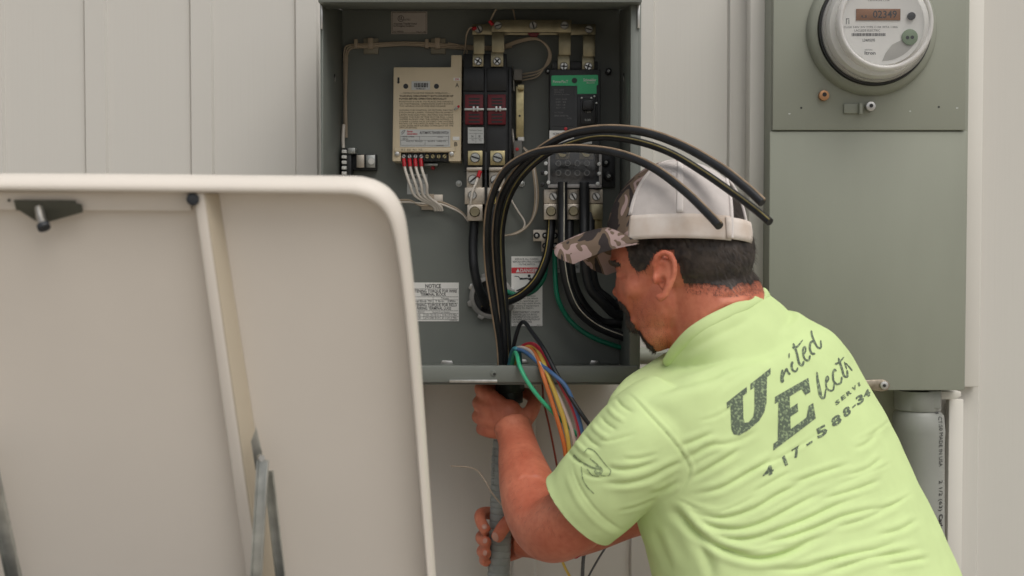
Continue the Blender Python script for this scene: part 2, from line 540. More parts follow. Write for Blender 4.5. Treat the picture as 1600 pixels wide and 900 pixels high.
disc('port_hole', q[0] + 45.5, q[1] + 21.5, 2.8, fo + .0042, fo + .0045, BLK, op, bevel=0)
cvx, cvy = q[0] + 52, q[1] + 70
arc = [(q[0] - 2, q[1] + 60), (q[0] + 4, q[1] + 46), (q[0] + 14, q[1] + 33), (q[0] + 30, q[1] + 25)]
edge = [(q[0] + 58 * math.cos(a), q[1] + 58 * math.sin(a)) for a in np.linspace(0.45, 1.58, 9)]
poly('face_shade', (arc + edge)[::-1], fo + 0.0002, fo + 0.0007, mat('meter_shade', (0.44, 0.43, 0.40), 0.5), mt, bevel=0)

# ------------------------------------------------------------------ PVC riser under the meter box
PVC = mat('pvc_grey', (0.285, 0.292, 0.268), 0.42, var=0.04, vscale=12)
pvc = thing('pvc_conduit', 'fat grey plastic conduit running down from the meter box behind the man', 'conduit pipe', P(1435, 1000, 0.055))
po = 0.058
def vtube(name, prof, m, parent, n=40):
    """vertical pipe: profile of (y px, x0 px, x1 px) at the front"""
    mb = MB()
    vs, fs = [], []
    for y, x0, x1 in prof:
        a, b = P(x0, y, po), P(x1, y, po)
        r = (b.x - a.x) / 2
        for k in range(n):
            t = 2 * math.pi * k / n
            vs.append(((a.x + b.x) / 2 + r * math.cos(t), -po + r * math.sin(t), a.z))
    for i in range(len(prof) - 1):
        for k in range(n):
            a, b = i * n + k, i * n + (k + 1) % n
            fs.append((a, b, b + n, a + n))
    mb.add(vs, fs)
    return mb.build(name, m, parent, smooth=0.7)
PIPE = [(640, 1401, 1466), (648, 1396, 1473), (672, 1396, 1475), (692, 1399, 1474), (760, 1400, 1474), (1500, 1402, 1473)]
vtube('coupling', [(609, 1398, 1469), (638, 1398, 1469), (640, 1400, 1468)], PVC, pvc)
box('clamp_ear', 1452, 611, 1470, 639, 0.06, 0.093, PVC, pvc, bevel=0.002)
pp = vtube('pipe', PIPE, PVC, pvc)
def pipe_text(lines):
    ys = [q[0] for q in PIPE]
    mb = MB()
    for s, y0, y1, h, bold in lines:
        v, f = text_verts(s, bold)
        u0, u1 = v[:, 0].min(), v[:, 0].max()
        za, zb_ = P(1460, y0, po).z, P(1460, y1, po).z
        a0 = -1.02
        vs = []
        for a, b in v:
            t = (a - u0) / (u1 - u0)
            ang = a0 + b * h
            yy = y0 + (y1 - y0) * t
            xa, xb = np.interp(yy, ys, [q[1] for q in PIPE]), np.interp(yy, ys, [q[2] for q in PIPE])
            qa, qb = P(xa, yy, po), P(xb, yy, po)
            cxp, rp = (qa.x + qb.x) / 2, (qb.x - qa.x) / 2 + .0006
            vs.append((cxp + rp * math.cos(ang), -po + rp * math.sin(ang), za + (zb_ - za) * t))
        mb.add(vs, f)
    return tag(mb.build('lettering', INK, pp, smooth=0, fix=False), kind='stuff')
pipe_text([('3 CT:50 MADE IN USA', 640, 724, 0.24, 0.0), ('2 1/2 (63)', 745, 792, 0.24, 0.0), ('Carlon', 797, 828, 0.26, 0.03)])

# nipple between cabinet and meter box, behind the man's chin
nip = thing('pipe_nipple', 'short grey green pipe fitting sticking out of the cabinet side below the beard', 'pipe fitting', P(1020, 556, 0.08))
MB().tube([P(985, 556, 0.08), P(1200, 558, 0.06)], 0.011, 20).build('pipe', GREEN_GREY, nip)
MB().tube([P(996, 556, 0.08), P(1026, 556, 0.08)], 0.0145, 20).build('coupling', GREEN_GREY, nip)
MB().tube([P(1026, 556, 0.08), P(1040, 556, 0.08)], 0.0125, 6).build('locknut', GREEN_GREY, nip, smooth=0)
# ------------------------------------------------------------------ open electrical cabinet
BK, FR = 0.030, 0.235          # back plate face and front rim, metres off the wall
cab = thing('electrical_cabinet', 'open grey steel electrical cabinet full of switchgear between the lid and the man', 'electrical cabinet', P(750, 598, 0.12))
def hexa(name, fr, bk, m, parent, **kw):
    mb = MB()
    vs = list(fr) + list(bk)
    mb.add(vs, [(0,1,2,3),(7,6,5,4),(0,4,5,1),(1,5,6,2),(2,6,7,3),(3,7,4,0)])
    return mb.build(name, m, parent, **kw)
def wall_plate(name, f0, f1, b0, b1, t):
    """sheet between a front edge f0-f1 and back edge b0-b1, thickness vector t"""
    t = V(t)
    return hexa(name, (f0, f1, f1 + t, f0 + t), (b0, b1, b1 + t, b0 + t), CAB, cab, bevel=0.0006)
fTL, fTR, fBL, fBR = P(505, 3, FR), P(985, 3, FR), P(505, 598, FR), P(985, 598, FR)
bTL, bTR, bBL, bBR = P(535, 16, BK), P(968, 16, BK), P(535, 568, BK), P(968, 568, BK)
wall_plate('side_wall', fTL, fBL, bTL, bBL, (-0.003, 0, 0))
wall_plate('side_wall', fTR, fBR, bTR, bBR, (0.003, 0, 0))
wall_plate('top_wall', fTL, fTR, bTL, bTR, (0, 0, 0.003))
wall_plate('bottom_wall', fBL, fBR, bBL, bBR, (0, 0, -0.003))
a, b = P(470, 10, BK), P(1030, 585, BK)
MB().box((bTL.x - .003, -BK, bTL.z + .003), (bTR.x + .003, -BK + 0.003, bBL.z - .003)).build('back_plate', CAB, cab, smooth=0)
MB().box((bTL.x - .001, -BK + .0035, bTL.z + .001), (bTR.x + .001, -0.010, bBL.z - .001)).build('back_shell', CAB, cab, smooth=0)
# front flanges
box('side_flange', 500, 3, 504.5, 599, FR - 0.02, FR + 0.004, CAB, cab, bevel=0.0012)
box('side_flange', 985.5, 3, 996, 597, FR - 0.02, FR + 0.003, CAB, cab, bevel=0.0012)
box('side_flange', 996.5, -2, 1000, 598, FR - 0.03, FR + 0.002, CAB, cab, bevel=0.0008)
box('bottom_flange', 505, 572, 996, 598, FR - 0.012, FR + 0.0055, CAB, cab, bevel=0.0018)
box('drip_hood', 497, -14, 1003, 3.4, FR - 0.03, FR + 0.028, CAB, cab, bevel=0.001)
box('hinge_edge', 501, 8, 504, 45, FR + 0.0045, FR + 0.010, ZINC, cab, bevel=0.0006)
box('hinge_edge', 996.3, 6, 999.8, 44, FR + 0.0025, FR + 0.008, ZINC, cab, bevel=0.0006)
box('drip_edge', 702, 593.5, 777, 598, FR + 0.006, FR + 0.012, ZINC, cab, bevel=0.0008)
sc_ = disc('flange_screw', 771, 583.5, 4.5, FR + 0.0056, FR + 0.0075, CAB, cab)
disc('screw_hole', 772.5, 584.5, 2.2, FR + 0.0076, FR + 0.0079, MATS['slot_dark'], sc_, bevel=0)
for px, py, w in ((688, 564, 20), (800, 562, 24), (921, 564, 16)):
    poly('plate_tab', [(px, py + 5), (px + 3, py - 1), (px + w - 2, py), (px + w, py + 4), (px + w - 1, py + 5)][::-1], BK + .001, BK + 0.004, ZINC, cab, bevel=0.0003)
# bolt holes in the side walls
for xw, px, py in ((P(520, 120, 0.16).x, 526, 120), (0, 973, 119)):
    cpt = P(px, py, 0.12)
    side = -1 if px < 700 else 1
    f_, b_ = (fTL, bTL) if side < 0 else (fTR, bTR)
    t = (-0.12 - f_.y) / (b_.y - f_.y)
    xx = f_.x + (b_.x - f_.x) * t
    MB().tube([(xx - .0006 * side, -0.12, cpt.z), (xx + .002 * side, -0.12, cpt.z)], 0.0048, 16).build('bolt_hole', BLK, cab)
    MB().tube([(xx - .0008 * side, -0.12, cpt.z - .004), (xx - .0002 * side, -0.12, cpt.z - .004)], 0.0046, 16).build('bolt_rim', ZINC, cab)

E = 0.0004
# certification label
lb = box('certification_label', 611, 18, 667.5, 53, BK + E, BK + 0.001, LTAN, cab, bevel=0)
rects('label_border', [(612.5, 19.3, 666, 19.9), (612.5, 51.2, 666, 51.8), (612.5, 19.3, 613.1, 51.8), (665.4, 19.3, 666, 51.8)], BK + .0014, INKB, lb)
lettering('lettering', [('UL', 624, 31, 5, 5, .02), ('LISTED', 632, 32, 2.6, 9), ('Automatic Transfer Switch', 615, 38.3, 2.6, 36, .01),
                        ('for Emergency Conditions', 615, 41.8, 2.6, 32, .01), ('File E90503', 615, 50.6, 2.2, 15), ('WQ127-186', 650, 50.8, 2.0, 15)], BK + .0016, INK, lb)
cc = P(626.3, 29, BK + .0015)
MB().lathe([(4.9 * S(BK), -BK - .0012), (4.9 * S(BK), -BK - .0016), (4.2 * S(BK), -BK - .0016), (4.2 * S(BK), -BK - .0012)], cc, 24, cap0=False, cap1=False).build('round_mark', INK, lb, smooth=0)

# wire harness, tie mounts
for x0, y0, x1, y1 in ((568, 60, 591, 84), (673, 60, 696, 84), (658, 304, 692, 328)):
    tmn = box('tie_mount', x0, y0, x1, y1, BK, BK + .006, ALU if y0 > 200 else mat('tie_mount_dull', (0.30, 0.27, 0.20), .5), cab)
    box('tie_loop', (x0 + x1) / 2 - 5, y0 - 1, (x0 + x1) / 2 + 3, y1 - 8, BK + .0062, BK + .0125, WIRET, tmn)
for x in (555, 666):
    box('cable_tie', x - 2, 61, x + 3.5, 75, BK + .004, BK + .013, WIRET, cab)
harness = thing
def hw(pts, r=0.0015, m=WIRET, name='harness_wire'):
    return wire(name, pts, r, m, cab, n=8, k=6)
for k, dy in enumerate((0, 2.5, 5)):
    o_ = BK + 0.006 + 0.0012 * (k % 2)
    hw([(538 + dy * .8, 215, o_), (538 + dy * .6, 150, o_), (537.5 + dy, 95, o_), (538 + dy, 80 + dy, o_), (545 + dy, 70.5 + dy, o_), (580, 68.5 + dy, o_ + .004),
        (630, 66 + dy * .9, o_), (680, 68 + dy, o_ + .004), (720, 71 + dy, o_), (770, 73 + dy, o_), (800, 68 + dy, o_)])
hw([(700, 67, .04), (722, 72, .045), (730, 80, .05), (726, 92, .05)], .0012)
hw([(742, 43, .068), (734, 44, .07), (729, 55, .066), (727, 75, .056), (725, 84, .05)], .0014)
hw([(769, 37, .078), (766, 33, .08), (775, 15, .085), (786, 6, .085), (796, 5, .082), (802, 16, .07), (805, 30, .05)], .0014)
for k in range(3):
    hw([(790, 74 - k * 2, .045), (812, 66 - k * 2, .05), (836, 61.5 - k * 1.2, .055), (852, 68 + k, .058), (861 - k * 1.5, 84, .058), (857 - 2 * k, 100, .056), (840, 111 + k * 4, .05), (815, 116 + k * 5, .045)], .0013)
for k in range(2):
    hw([(618, 313 + k * 3, .045), (640, 313 + 3 * k, .045), (660, 322 - k * 4, .046), (684, 315 + k * 3, .046), (705, 322 + 3 * k, .046), (722, 332 + 2 * k, .05), (732, 345 + k, .055)], .0017, WIREW if k else WIRET)
for k in range(3):
    hw([(818, 230 + k, .065), (830, 243 + k * 2, .07), (836 - k * 2, 262, .07), (841 - k * 2.5, 300, .065), (838 - k * 2, 330, .06), (826, 352 - k, .05), (808, 365 - k * 1.2, .045), (786, 368 + k * .8, .042)], .0013, WIREW if k == 1 else WIRET)
hw([(797, 309, .04), (808, 328, .042), (819, 345, .045), (818, 356, .046), (806, 366, .044)], .0016, WIREW)
box('cable_tie', 781, 364, 787, 373, .032, .048, WIREW, cab)
for px in (717, 815):
    disc('stud_washer', px, 287, 5.5, BK, BK + .003, DGREY, cab)
    screw('stud_nut', px, 287, 4, BK + .0031, GALV, cab, 'hex')

# left side relay and fuse block
rel = box('relay_block', 537, 232, 549, 290, BK, BK + .035, BLK, cab)
for i in range(5):
    box('relay_pin', 534, 234 + i * 8.5, 541, 239 + i * 8.5, BK + .0352, BK + .045, LWHITE, rel, bevel=.0005)
box('relay_clip', 543, 231, 555, 240, BK + .01, BK + .04, GALV, rel)
wire('relay_wire', [(537, 195, .05), (536, 215, .055), (536.5, 232, .06)], .003, WIREW, rel)
fb = box('fuse_block', 546, 241, 588, 266, BK, BK + .02, BLK, cab)
box('fuse_clip', 557, 242, 569, 262, BK + .0202, BK + .028, ALU, fb)
box('fuse_clip', 572, 242, 586, 262, BK + .0202, BK + .026, GALV, fb)
disc('fuse', 580, 252, 5, BK + .0262, BK + .030, LWHITE, fb)

# tan control module
MO = 0.082
mod = poly('control_module', [(613, 252), (626, 252), (626, 238), (701, 238), (701, 252), (720, 252), (721.5, 86), (705, 86), (704.5, 105), (615, 105)], BK, MO, TAN, cab, bevel=.0012)
L0 = MO + E
for px in (634, 682):
    disc('module_hole', px, 134.8, 3.9, MO + .0001, MO + .0004, BLK, mod, bevel=0)
bl = box('barcode_sticker', 643, 127, 672, 140.5, L0, L0 + .0004, LGREY, mod, bevel=0)
bars, x = [], 647
random.seed(11)
while x < 668.5:
    w = random.choice((.5, .8, 1.2)); bars.append((x, 129.5, x + w, 136.5)); x += w + random.choice((.4, .6, .9))
rects('barcode', bars, L0 + .0008, INK, bl)
lettering('lettering', [('0F8865T', 650, 139.7, 2, 15)], L0 + .0008, INK, bl)
poly('arrow_mark', [(621, 121), (624, 121), (624, 128), (625.2, 128), (622.5, 131), (619.8, 128), (621, 128)][::-1], L0, L0 + .0004, INK, mod, bevel=0)
box('warning_sticker', 708.5, 121.5, 719, 126, L0, L0 + .0004, LWHITE, mod, bevel=0)
lettering('red_mark', [('ON', 711, 125.4, 3, 6, .02)], L0 + .0007, INKR, mod)
box('warning_sticker', 707.5, 213.5, 718, 219, L0, L0 + .0004, LWHITE, mod, bevel=0)
lettering('side_lettering', [('A', 711.5, 136.5, 6.5, 5.6), ('B', 710, 228.3, 6.3, 4.8)], L0 + .0004, INK, mod)
wire('indicator_lamp', [(711, 171, MO), (713, 169, MO + .006), (715.5, 167, MO + .009)], .0022, LGREY, mod)
disc('lamp_tip', 716.5, 166.2, 2, MO + .008, MO + .0115, REDB, mod)
rowt = [('- - INSTRUCTIONS FOR MANUAL OPERATION - -', 626, 146.8, 2.6, 77, 0), ('WARNING: DISCONNECT BOTH SOURCES OF', 624, 151.3, 2.6, 84, .03), ('POWER BEFORE OPERATING MANUALLY!', 624, 155.6, 2.6, 73, .03),
        ('POSITION A OR B: TO PLACE THE HANDLE', 624, 160, 2.3, 84, 0), ('ON THE MANUAL OPERATION SHAFT ROTATE', 624, 163.5, 2.3, 84, 0), ('THE HANDLE CLOCKWISE AND RELEASE', 624, 167, 2.3, 72, 0),
        ('SUITABLE FOR CONTROL OF MOTORS, ELECTRIC', 624, 173.3, 2.3, 84, 0), ('DISCHARGE LAMPS, TUNGSTEN FILAMENT', 624, 177, 2.3, 84, 0), ('LAMPS AND ELECTRIC HEATING EQUIPMENT', 624, 180.7, 2.3, 84, 0),
        ('WHERE THE SUM OF THE MOTOR FULL LOAD', 624, 184.2, 2.3, 84, 0), ('AMPERE RATINGS AND THE AMPERE RATINGS OF', 624, 187.5, 2.3, 84, 0), ('OTHER LOADS NOT EXCEED THE AMPERE', 624, 191, 2.3, 84, 0),
        ('RATING OF THE SWITCH AND THE TUNGSTEN', 624, 194.3, 2.3, 84, 0), ('LOAD DOES NOT EXCEED 30 PERCENT OF THE', 624, 197.6, 2.3, 84, 0), ('SWITCH RATING', 624, 200.6, 2.3, 27, 0)]
lettering('instruction_lettering', rowt, L0, INKB, mod)
np_ = box('name_plate', 625, 202.3, 703.5, 229.5, L0, L0 + .0006, LGREY, mod, bevel=0)
lettering('lettering', [('AUTOMATIC TRANSFER SWITCH', 656, 209.3, 4, 44.5, .01), ('MODEL NUMBER', 629, 214.5, 1.8, 18), ('SERIAL', 629, 218, 1.8, 9), ('RATING', 684, 215, 1.8, 8),
                        ('VOLTS  PHASE', 634, 221.7, 1.8, 26), ('AMPS  HERTZ', 668, 221.7, 1.8, 29), ('0G6852', 682, 228.2, 1.7, 11)], L0 + .001, INK, np_)
lettering('red_lettering', [('Power', 636, 206.8, 3, 9, .02), ('Generation', 636, 210.5, 3, 16, .02)], L0 + .001, INKR, np_)
rects('ruled_lines', [(626, 213, 701, 213.4), (626, 219, 701, 219.4), (626, 226.8, 701, 227.2), (626, 212, 626.4, 227.2), (700.6, 212, 701, 227.2), (664, 219, 664.4, 227), (655, 213, 655.4, 219)], L0 + .0009, INKG, np_)
wire('swoosh_mark', [(627, 208, L0 + .0008), (630, 204.5, L0 + .0008), (633, 204, L0 + .0008), (630, 208, L0 + .0008), (627.5, 210, L0 + .0008)], .0003, INK, np_, n=6)
box('module_step', 616, 230.5, 711, 237, L0, L0 + .003, TAN, mod, bevel=.0008)
lettering('terminal_lettering', [('E1', 627.5, 235.2, 2.8, 5), ('E2', 636.5, 235.2, 2.8, 5), ('N1', 645.5, 235.2, 2.8, 5), ('N2', 654.5, 235.2, 2.8, 5)], L0 + .0034, INKB, mod)
for px in (620.5, 705.5):
    disc('module_screw', px, 240.5, 3.6, MO + .0001, MO + .004, ZINC, mod, bevel=.001)
tb = box('terminal_block', 626.3, 238.3, 700.7, 252, BK + .01, MO - .008, BLK, mod)
for i in range(8):
    px = 631 + i * 9.1
    screw('terminal_screw', px, 244.5, 3.4, MO - .0079, BRASS if i > 3 else ZINC, tb, 'slot', .5 + i * .7)
    if i < 7:
        box('terminal_barrier', px + 4, 239, px + 5.1, 251.5, MO - .0079, MO - .002, BLK, tb, bevel=0)
for i, ex in enumerate((672, 676, 680, 683)):
    px = 631.5 + i * 8.8
    w_ = wire('lead_wire', [(px, 258, .082), (px + 3, 270, .086), (px + 9, 288, .085), (px + 17 - i * 2, 306, .075), (ex + 4, 321, .062), (ex + 8, 329, .056)], .0024, WIREW, cab)
    MB().tube([P(px - .5, 249, .079), P(px, 254, .083), P(px + .6, 260, .083)], .0034, 12).build('ferrule', REDB, w_, smooth=1)
box('module_foot', 663, 255, 684, 259, BK, BK + .03, GALV, cab)
disc('foot_button', 676, 262, 2.6, BK, BK + .02, REDB, cab)
ml = box('plate_label', 636, 272, 668, 303.5, BK + E, BK + .001, LGREY, cab, bevel=0)
lettering('lettering', [('CUSTOMER CONNECT', 640, 279, 4.6, 25, .02), ('N1', 647, 292, 4.6, 8, .02), ('N2', 654, 301, 4, 6, .02)], BK + .0014, INKG, ml)
rects('ruled_lines', [(636.5, 285.8, 667.5, 286.3)], BK + .0013, INKG, ml)

# contactor: two black poles
CO = 0.075
ctr = poly('contactor', [(723, 234), (726, 266), (796, 266), (800, 234), (800, 106), (792, 104), (792, 84), (724, 84)], BK, CO, BLK, cab, bevel=.0015)
box('pole_barrier', 757.5, 106, 760.5, 236, CO + .0001, CO + .008, BLK, ctr)
box('pole_barrier', 795, 106, 799, 262, CO + .0001, CO + .006, BLK, ctr)
box('pole_barrier', 757.5, 237, 760.5, 330, BK, CO + .010, BLK, ctr)
for x0 in (726.5, 762):
    box('arc_cover', x0 - 2, 106, x0 + 30, 142, CO + .0001, CO + .005, BLK, ctr, bevel=.001)
    ac = box('red_actuator', x0, 147.5, x0 + 28.5, 194.5, CO + .0001, CO + .010, RED, ctr, bevel=.0012)
    rects('slots', [(x0 + 6, y, x0 + 23, y + 2.6) for y in (153, 158, 163)] + [(x0 + 6, y, x0 + 23, y + 2.6) for y in (178, 183.5, 189)], CO + .0104, BLK, ac, thick=.0003)
    box('spring_bar', x0 - 1, 169, x0 + 29.5, 172.5, CO + .0102, CO + .014, GALV, ac, bevel=.0005)
    for dx in (12, 18):
        box('spring_lug', x0 + dx, 166, x0 + dx + 3, 174, CO + .0142, CO + .017, ZINC, ac, bevel=.0005)
for x0, dark in ((731, 0), (766, 1)):
    bt = box('brass_terminal', x0, 235.5, x0 + 23, 258, CO + .0001, CO + .006, BRASS, ctr, bevel=.0008)
    screw('terminal_screw', x0 + 11.5, 246.5, 8, CO + .0061, GALV, bt, 'slot', .3)
    lp = box('lug_plate', x0 - 2, 262, x0 + 22.5, 294, BK + .01, CO - .005, ALU, ctr, bevel=.0008)
    box('plate_fold', x0 - 2, 261.5, x0 + 22.5, 267, CO - .0048, CO + .004, ALU, lp, bevel=.001)
    screw('lug_screw', x0 + 8, 281, 8, CO - .0049, ZINC, lp, 'slot', -.7)
    l1 = box('lug_body', x0 - 5, 293, x0 + 27, 319, BK + .01, CO + .006, ALU, ctr, bevel=.001)
    screw('lug_bolt', x0 + 7, 305, 7, CO + .0061, ZINC, l1, 'socket')
    l2 = box('lug_barrel', x0 - 1, 319.5, x0 + 23, 345, BK + .01, CO + .010, ALU, ctr, bevel=.001)
    screw('set_screw', x0 + 11, 331, 8.4, CO + .0101, TIN, l2, 'socket')
lw = wire('lug_wire', [(748, 272, .082), (744, 285, .088), (738, 300, .09), (735, 318, .085), (731, 340, .07)], .0021, WIREW, ctr)
MB().tube([P(750, 268, .08), P(747, 277, .087)], .0035, 12).build('ferrule', REDB, lw, smooth=1)
pl = box('pole_label', 731, 199, 756, 224, CO + .0062, CO + .0068, LGREY, ctr, bevel=0)
lettering('lettering', [('Contactor Torque', 733.5, 204.5, 2.4, 20), ('N', 736.5, 214.5, 3, 3, .02), ('E', 748, 214.5, 3, 3, .02), ('T1', 736.5, 220.3, 3, 4), ('T2', 748, 220.3, 3, 4)], CO + .0072, INKG, pl)
rects('ruled_lines', [(732.5, 208.5, 754.5, 208.9), (743.3, 207, 743.7, 223), (732.5, 216, 754.5, 216.3)], CO + .0071, INKG, pl)

# bus bars and straps
bb = box('bus_bar', 738, 37.5, 931, 54.5, BK + .03, BK + .036, TIN, cab)
bf = box('bus_bar', 768, 31, 893, 50.5, BK + .046, BK + .052, TIN, cab)
poly('bar_insulator', [(823, 49), (845, 49), (839, 57), (829, 57)][::-1], BK + .037, BK + .0455, RED, cab)
for x0, x1, y0, y1, o1 in ((740, 757, 55, 104, .078), (768.5, 788, 50, 104, .078), (873, 892, 50, 112, .07), (911, 930, 55, 112, .07)):
    kk = (y0 + y1) / 2 + 5
    st = box('strap', x0, y0, x1, kk, o1 + .004, o1 + .0095, TIN, cab)
    box('strap_foot', x0 - 1.5, kk - 1, x1 - 1.5, y1, o1 + .0005, o1 + .0055, TIN, st)
    sx = (x0 + x1) / 2 - 1.5
    screw('strap_screw', sx, y1 - 8, 6.4, o1 + .0056, ZINC, st, 'cross', .4 + x0)
for px, py, o_ in ((748, 46, BK + .0362), (920, 46, BK + .0362), (778, 40, BK + .0522), (833, 40, BK + .0522), (882, 40, BK + .0522)):
    screw('bar_screw', px, py, 6.2, o_, ZINC, bb if o_ < .07 else bf, 'slot', .8 + px)
MB().tube([P(744, 44, .068), P(738, 45, .07)], .003, 10).build('ferrule', REDB, bb, smooth=1)
MB().tube([P(770, 39, .084), P(765, 33, .083)], .003, 10).build('ferrule', REDB, bf, smooth=1)

# auxiliary switch strip
ax = box('switch_rail', 806, 135, 818.5, 216, BK, BK + .03, BRASS, cab)
for y0 in (108, 206):
    ms = box('micro_switch', 803, y0 + (0 if y0 < 150 else 14), 816, y0 + (17 if y0 < 150 else 40), BK, BK + .045, mat('grey_switch', (.17, .16, .14), .5), ax)
    box('switch_tab', 809, y0 + (24 if y0 < 150 else 8), 819, y0 + (32 if y0 < 150 else 14), BK + .0302, BK + .04, BRASS if y0 < 150 else LWHITE, ax)
    wire('switch_pin', [(800.5, y0 - 4, .05), (802, y0 + 10, .06), (803, y0 + 34, .055)], .0016, WIREW if y0 > 150 else GALV, ax)
disc('rail_hole', 812, 181, 1.8, BK + .0301, BK + .0304, BLK, ax, bevel=0)
disc('switch_cap', 808, 233, 2.6, BK + .03, BK + .047, REDB, ax)

# circuit breaker
BO = 0.095
brk = box('circuit_breaker', 859, 108, 938, 296, BK, BO, DGREY, cab, bevel=.002)
box('breaker_step', 863, 96, 934, 108, BK, BO - .03, DGREY, brk)
gl_ = poly('green_label', [(861.5, 134), (902, 134), (902, 146.5), (932, 146.5), (932, 134), (934.5, 132), (934.5, 118), (933, 117), (863, 118), (861.5, 119.5)], BO + .0001, BO + .0012, LGREEN, brk, bevel=0)
lettering('lettering', [('PowerPacT', 864, 129.5, 4.2, 23.5, .01), ('Schneider', 911.5, 127, 4.4, 20, .02), ('Electric', 917, 130.5, 2.4, 12)], BO + .0016, INKW, gl_)
disc('test_hole', 897.5, 125.8, 4.2, BO + .0013, BO + .0018, BLK, gl_, bevel=0)
box('breaker_panel', 863, 136, 897, 197, BO + .0001, BO + .0012, mat('breaker_face', (.028, .030, .032), .4), brk, bevel=0)
lettering('breaker_lettering', [('HDL 36200', 866, 141.5, 2.2, 15), ('SERIES 2', 866, 145, 2, 15), ('Circuit Breaker', 866, 148.4, 2, 24), ('VAC  kAIR', 868, 156, 2.2, 18), ('240  25', 868, 160.5, 2.4, 16), ('480  18', 869, 165, 2.4, 14),
                                ('600  14', 869, 169.5, 2.4, 14), ('Ui 750V', 866, 177, 2.2, 14), ('200A 50/60 Hz', 866, 182, 2.4, 22, .01), ('LISTED', 886, 186, 2, 7)], BO + .0016, INKL, brk)
hp = box('handle_plate', 902, 149, 934, 197, BO + .0001, BO + .002, BLK, brk)
hw_ = box('handle_slot', 907, 153, 931, 194, BO + .0021, BO + .006, BLK, hp, bevel=.0012)
lv = box('breaker_lever', 910, 155, 928, 172, BO + .0061, BO + .022, BLK, hp, bevel=.003)
for px, py in ((909, 153), (924, 153), (929, 150.5), (932, 161)):
    disc('handle_pin', px, py, 1.8, BO + .0061, BO + .008, GALV, hp, n=10)
lettering('handle_lettering', [('I ON', 915, 176.5, 3, 8), ('O OFF', 914, 189, 3, 9)], BO + .0064, INKW, hp)
disc('red_lamp', 884, 201, 2.6, BO + .0001, BO + .004, REDB, brk, n=14)
nl = box('normal_label', 858.5, 204, 897, 224, BO + .0001, BO + .002, LWHITE, brk, bevel=0)
lettering('lettering', [('NORMAL BREAKER', 864, 211, 3.6, 28, .01), ('P', 870, 219.5, 3.5, 3, .02)], BO + .0024, INKG, nl)
box('cover_tab', 855.5, 220.5, 925, 224.8, BO + .0001, BO + .006, LGREY, brk)
for x0 in (868, 905):
    b2 = box('brass_terminal', x0, 229, x0 + 22.5, 249, BO + .0001, BO + .004, TIN, brk)
    screw('terminal_screw', x0 + 11, 239, 8, BO + .0041, BRASS, b2, 'slot', .2)
for py in (255, 270):
    for px in (872.5, 887.3, 902.4, 917.2):
        cpt = P(px, py, BO + .006)
        MB().lathe([(4.6 * S(BO), -BO - .0002), (4.6 * S(BO), -BO - .006), (3.4 * S(BO), -BO - .006), (3.2 * S(BO), -BO - .0008)], cpt, 20).build('lug_eyelet', mat('clear_ring', (.40, .40, .39), .3), brk, smooth=.8)
        disc('eyelet_bore', px, py, 3.1, BO + .0009, BO + .003, BLK, brk, n=16, bevel=0)
CV = glass('clear_cover', (.80, .80, .80), .12, .04)
cv = box('clear_cover', 857, 236, 940, 292, BO + .0062, BO + .0135, CV, brk, bevel=.001)
RIM = mat('cover_rim', (.27, .26, .25), .25, var=.1)
box('cover_rim', 856, 288, 940, 293.5, BO + .0136, BO + .016, RIM, cv)
box('cover_rim', 936, 240, 940.5, 287.5, BO + .0136, BO + .016, RIM, cv)
box('cover_rim', 856, 240, 859.5, 287.5, BO + .0136, BO + .016, RIM, cv)
for px, py in ((853, 255), (853, 270), (848, 269), (848, 288), (936.5, 256), (936.5, 271), (934, 287), (857, 285)):
    disc('cover_clip', px, py, 3, BO - .01, BO + .018, LGREY if px > 850 else BLK, brk, n=12)
for px, py, r in ((947, 254, 6), (951, 275, 7), (856, 111, 4), (951, 111, 5)):
    sk = disc('plate_socket', px, py, r, BK, BK + .012, BLK, cab, bevel=.001)
    screw('socket_screw', px, py, r * .45, BK + .0122, GALV, sk, 'slot')
box('socket_plate', 939, 240, 961, 293, BK, BK + .006, DGREY, cab)
# breaker lugs
for x0, x1 in ((850, 871), (886, 905), (921, 942)):
    lg = box('lug_body', x0, 296, x1, 318, BK + .01, BO, ALU, cab, bevel=.001)
    screw('lug_bolt', (x0 + x1) / 2 + (4 if x0 < 870 else 0), 307, 6.5, BO + .0001, ZINC, lg, 'slot', 1.0)
    l2 = box('lug_barrel', x0, 318.6, x1, 343, BK + .01, BO - .002 if x0 > 900 else BO + .004, ALU if x0 < 900 else TIN, cab, bevel=.001)
    if x0 < 900:
        screw('set_screw', (x0 + x1) / 2 + .5, 330, 8, BO + .0041, TIN, l2, 'socket')
poly('lug_strap', [(922, 336), (941, 336), (941, 362), (922, 362)][::-1], BK + .01, BO - .02, BRASS, cab)
box('copper_strip', 895, 300, 900, 340, BK + .01, BO - .006, COPPER, cab)
# ground bar
gb = poly('ground_bar', [(833, 377), (833, 359), (872, 359), (872, 393), (846, 393), (846, 377)], BK + .008, BK + .016, ALU, cab)
for px, py in ((838.5, 368), (852, 368), (867, 368), (852, 384), (867, 384)):
    screw('ground_screw', px, py, 5, BK + .0161, BLK, gb, 'socket')
    disc('screw_tip', px, py, 2.6, BK + .017, BK + .0185, ZINC, gb, n=12)

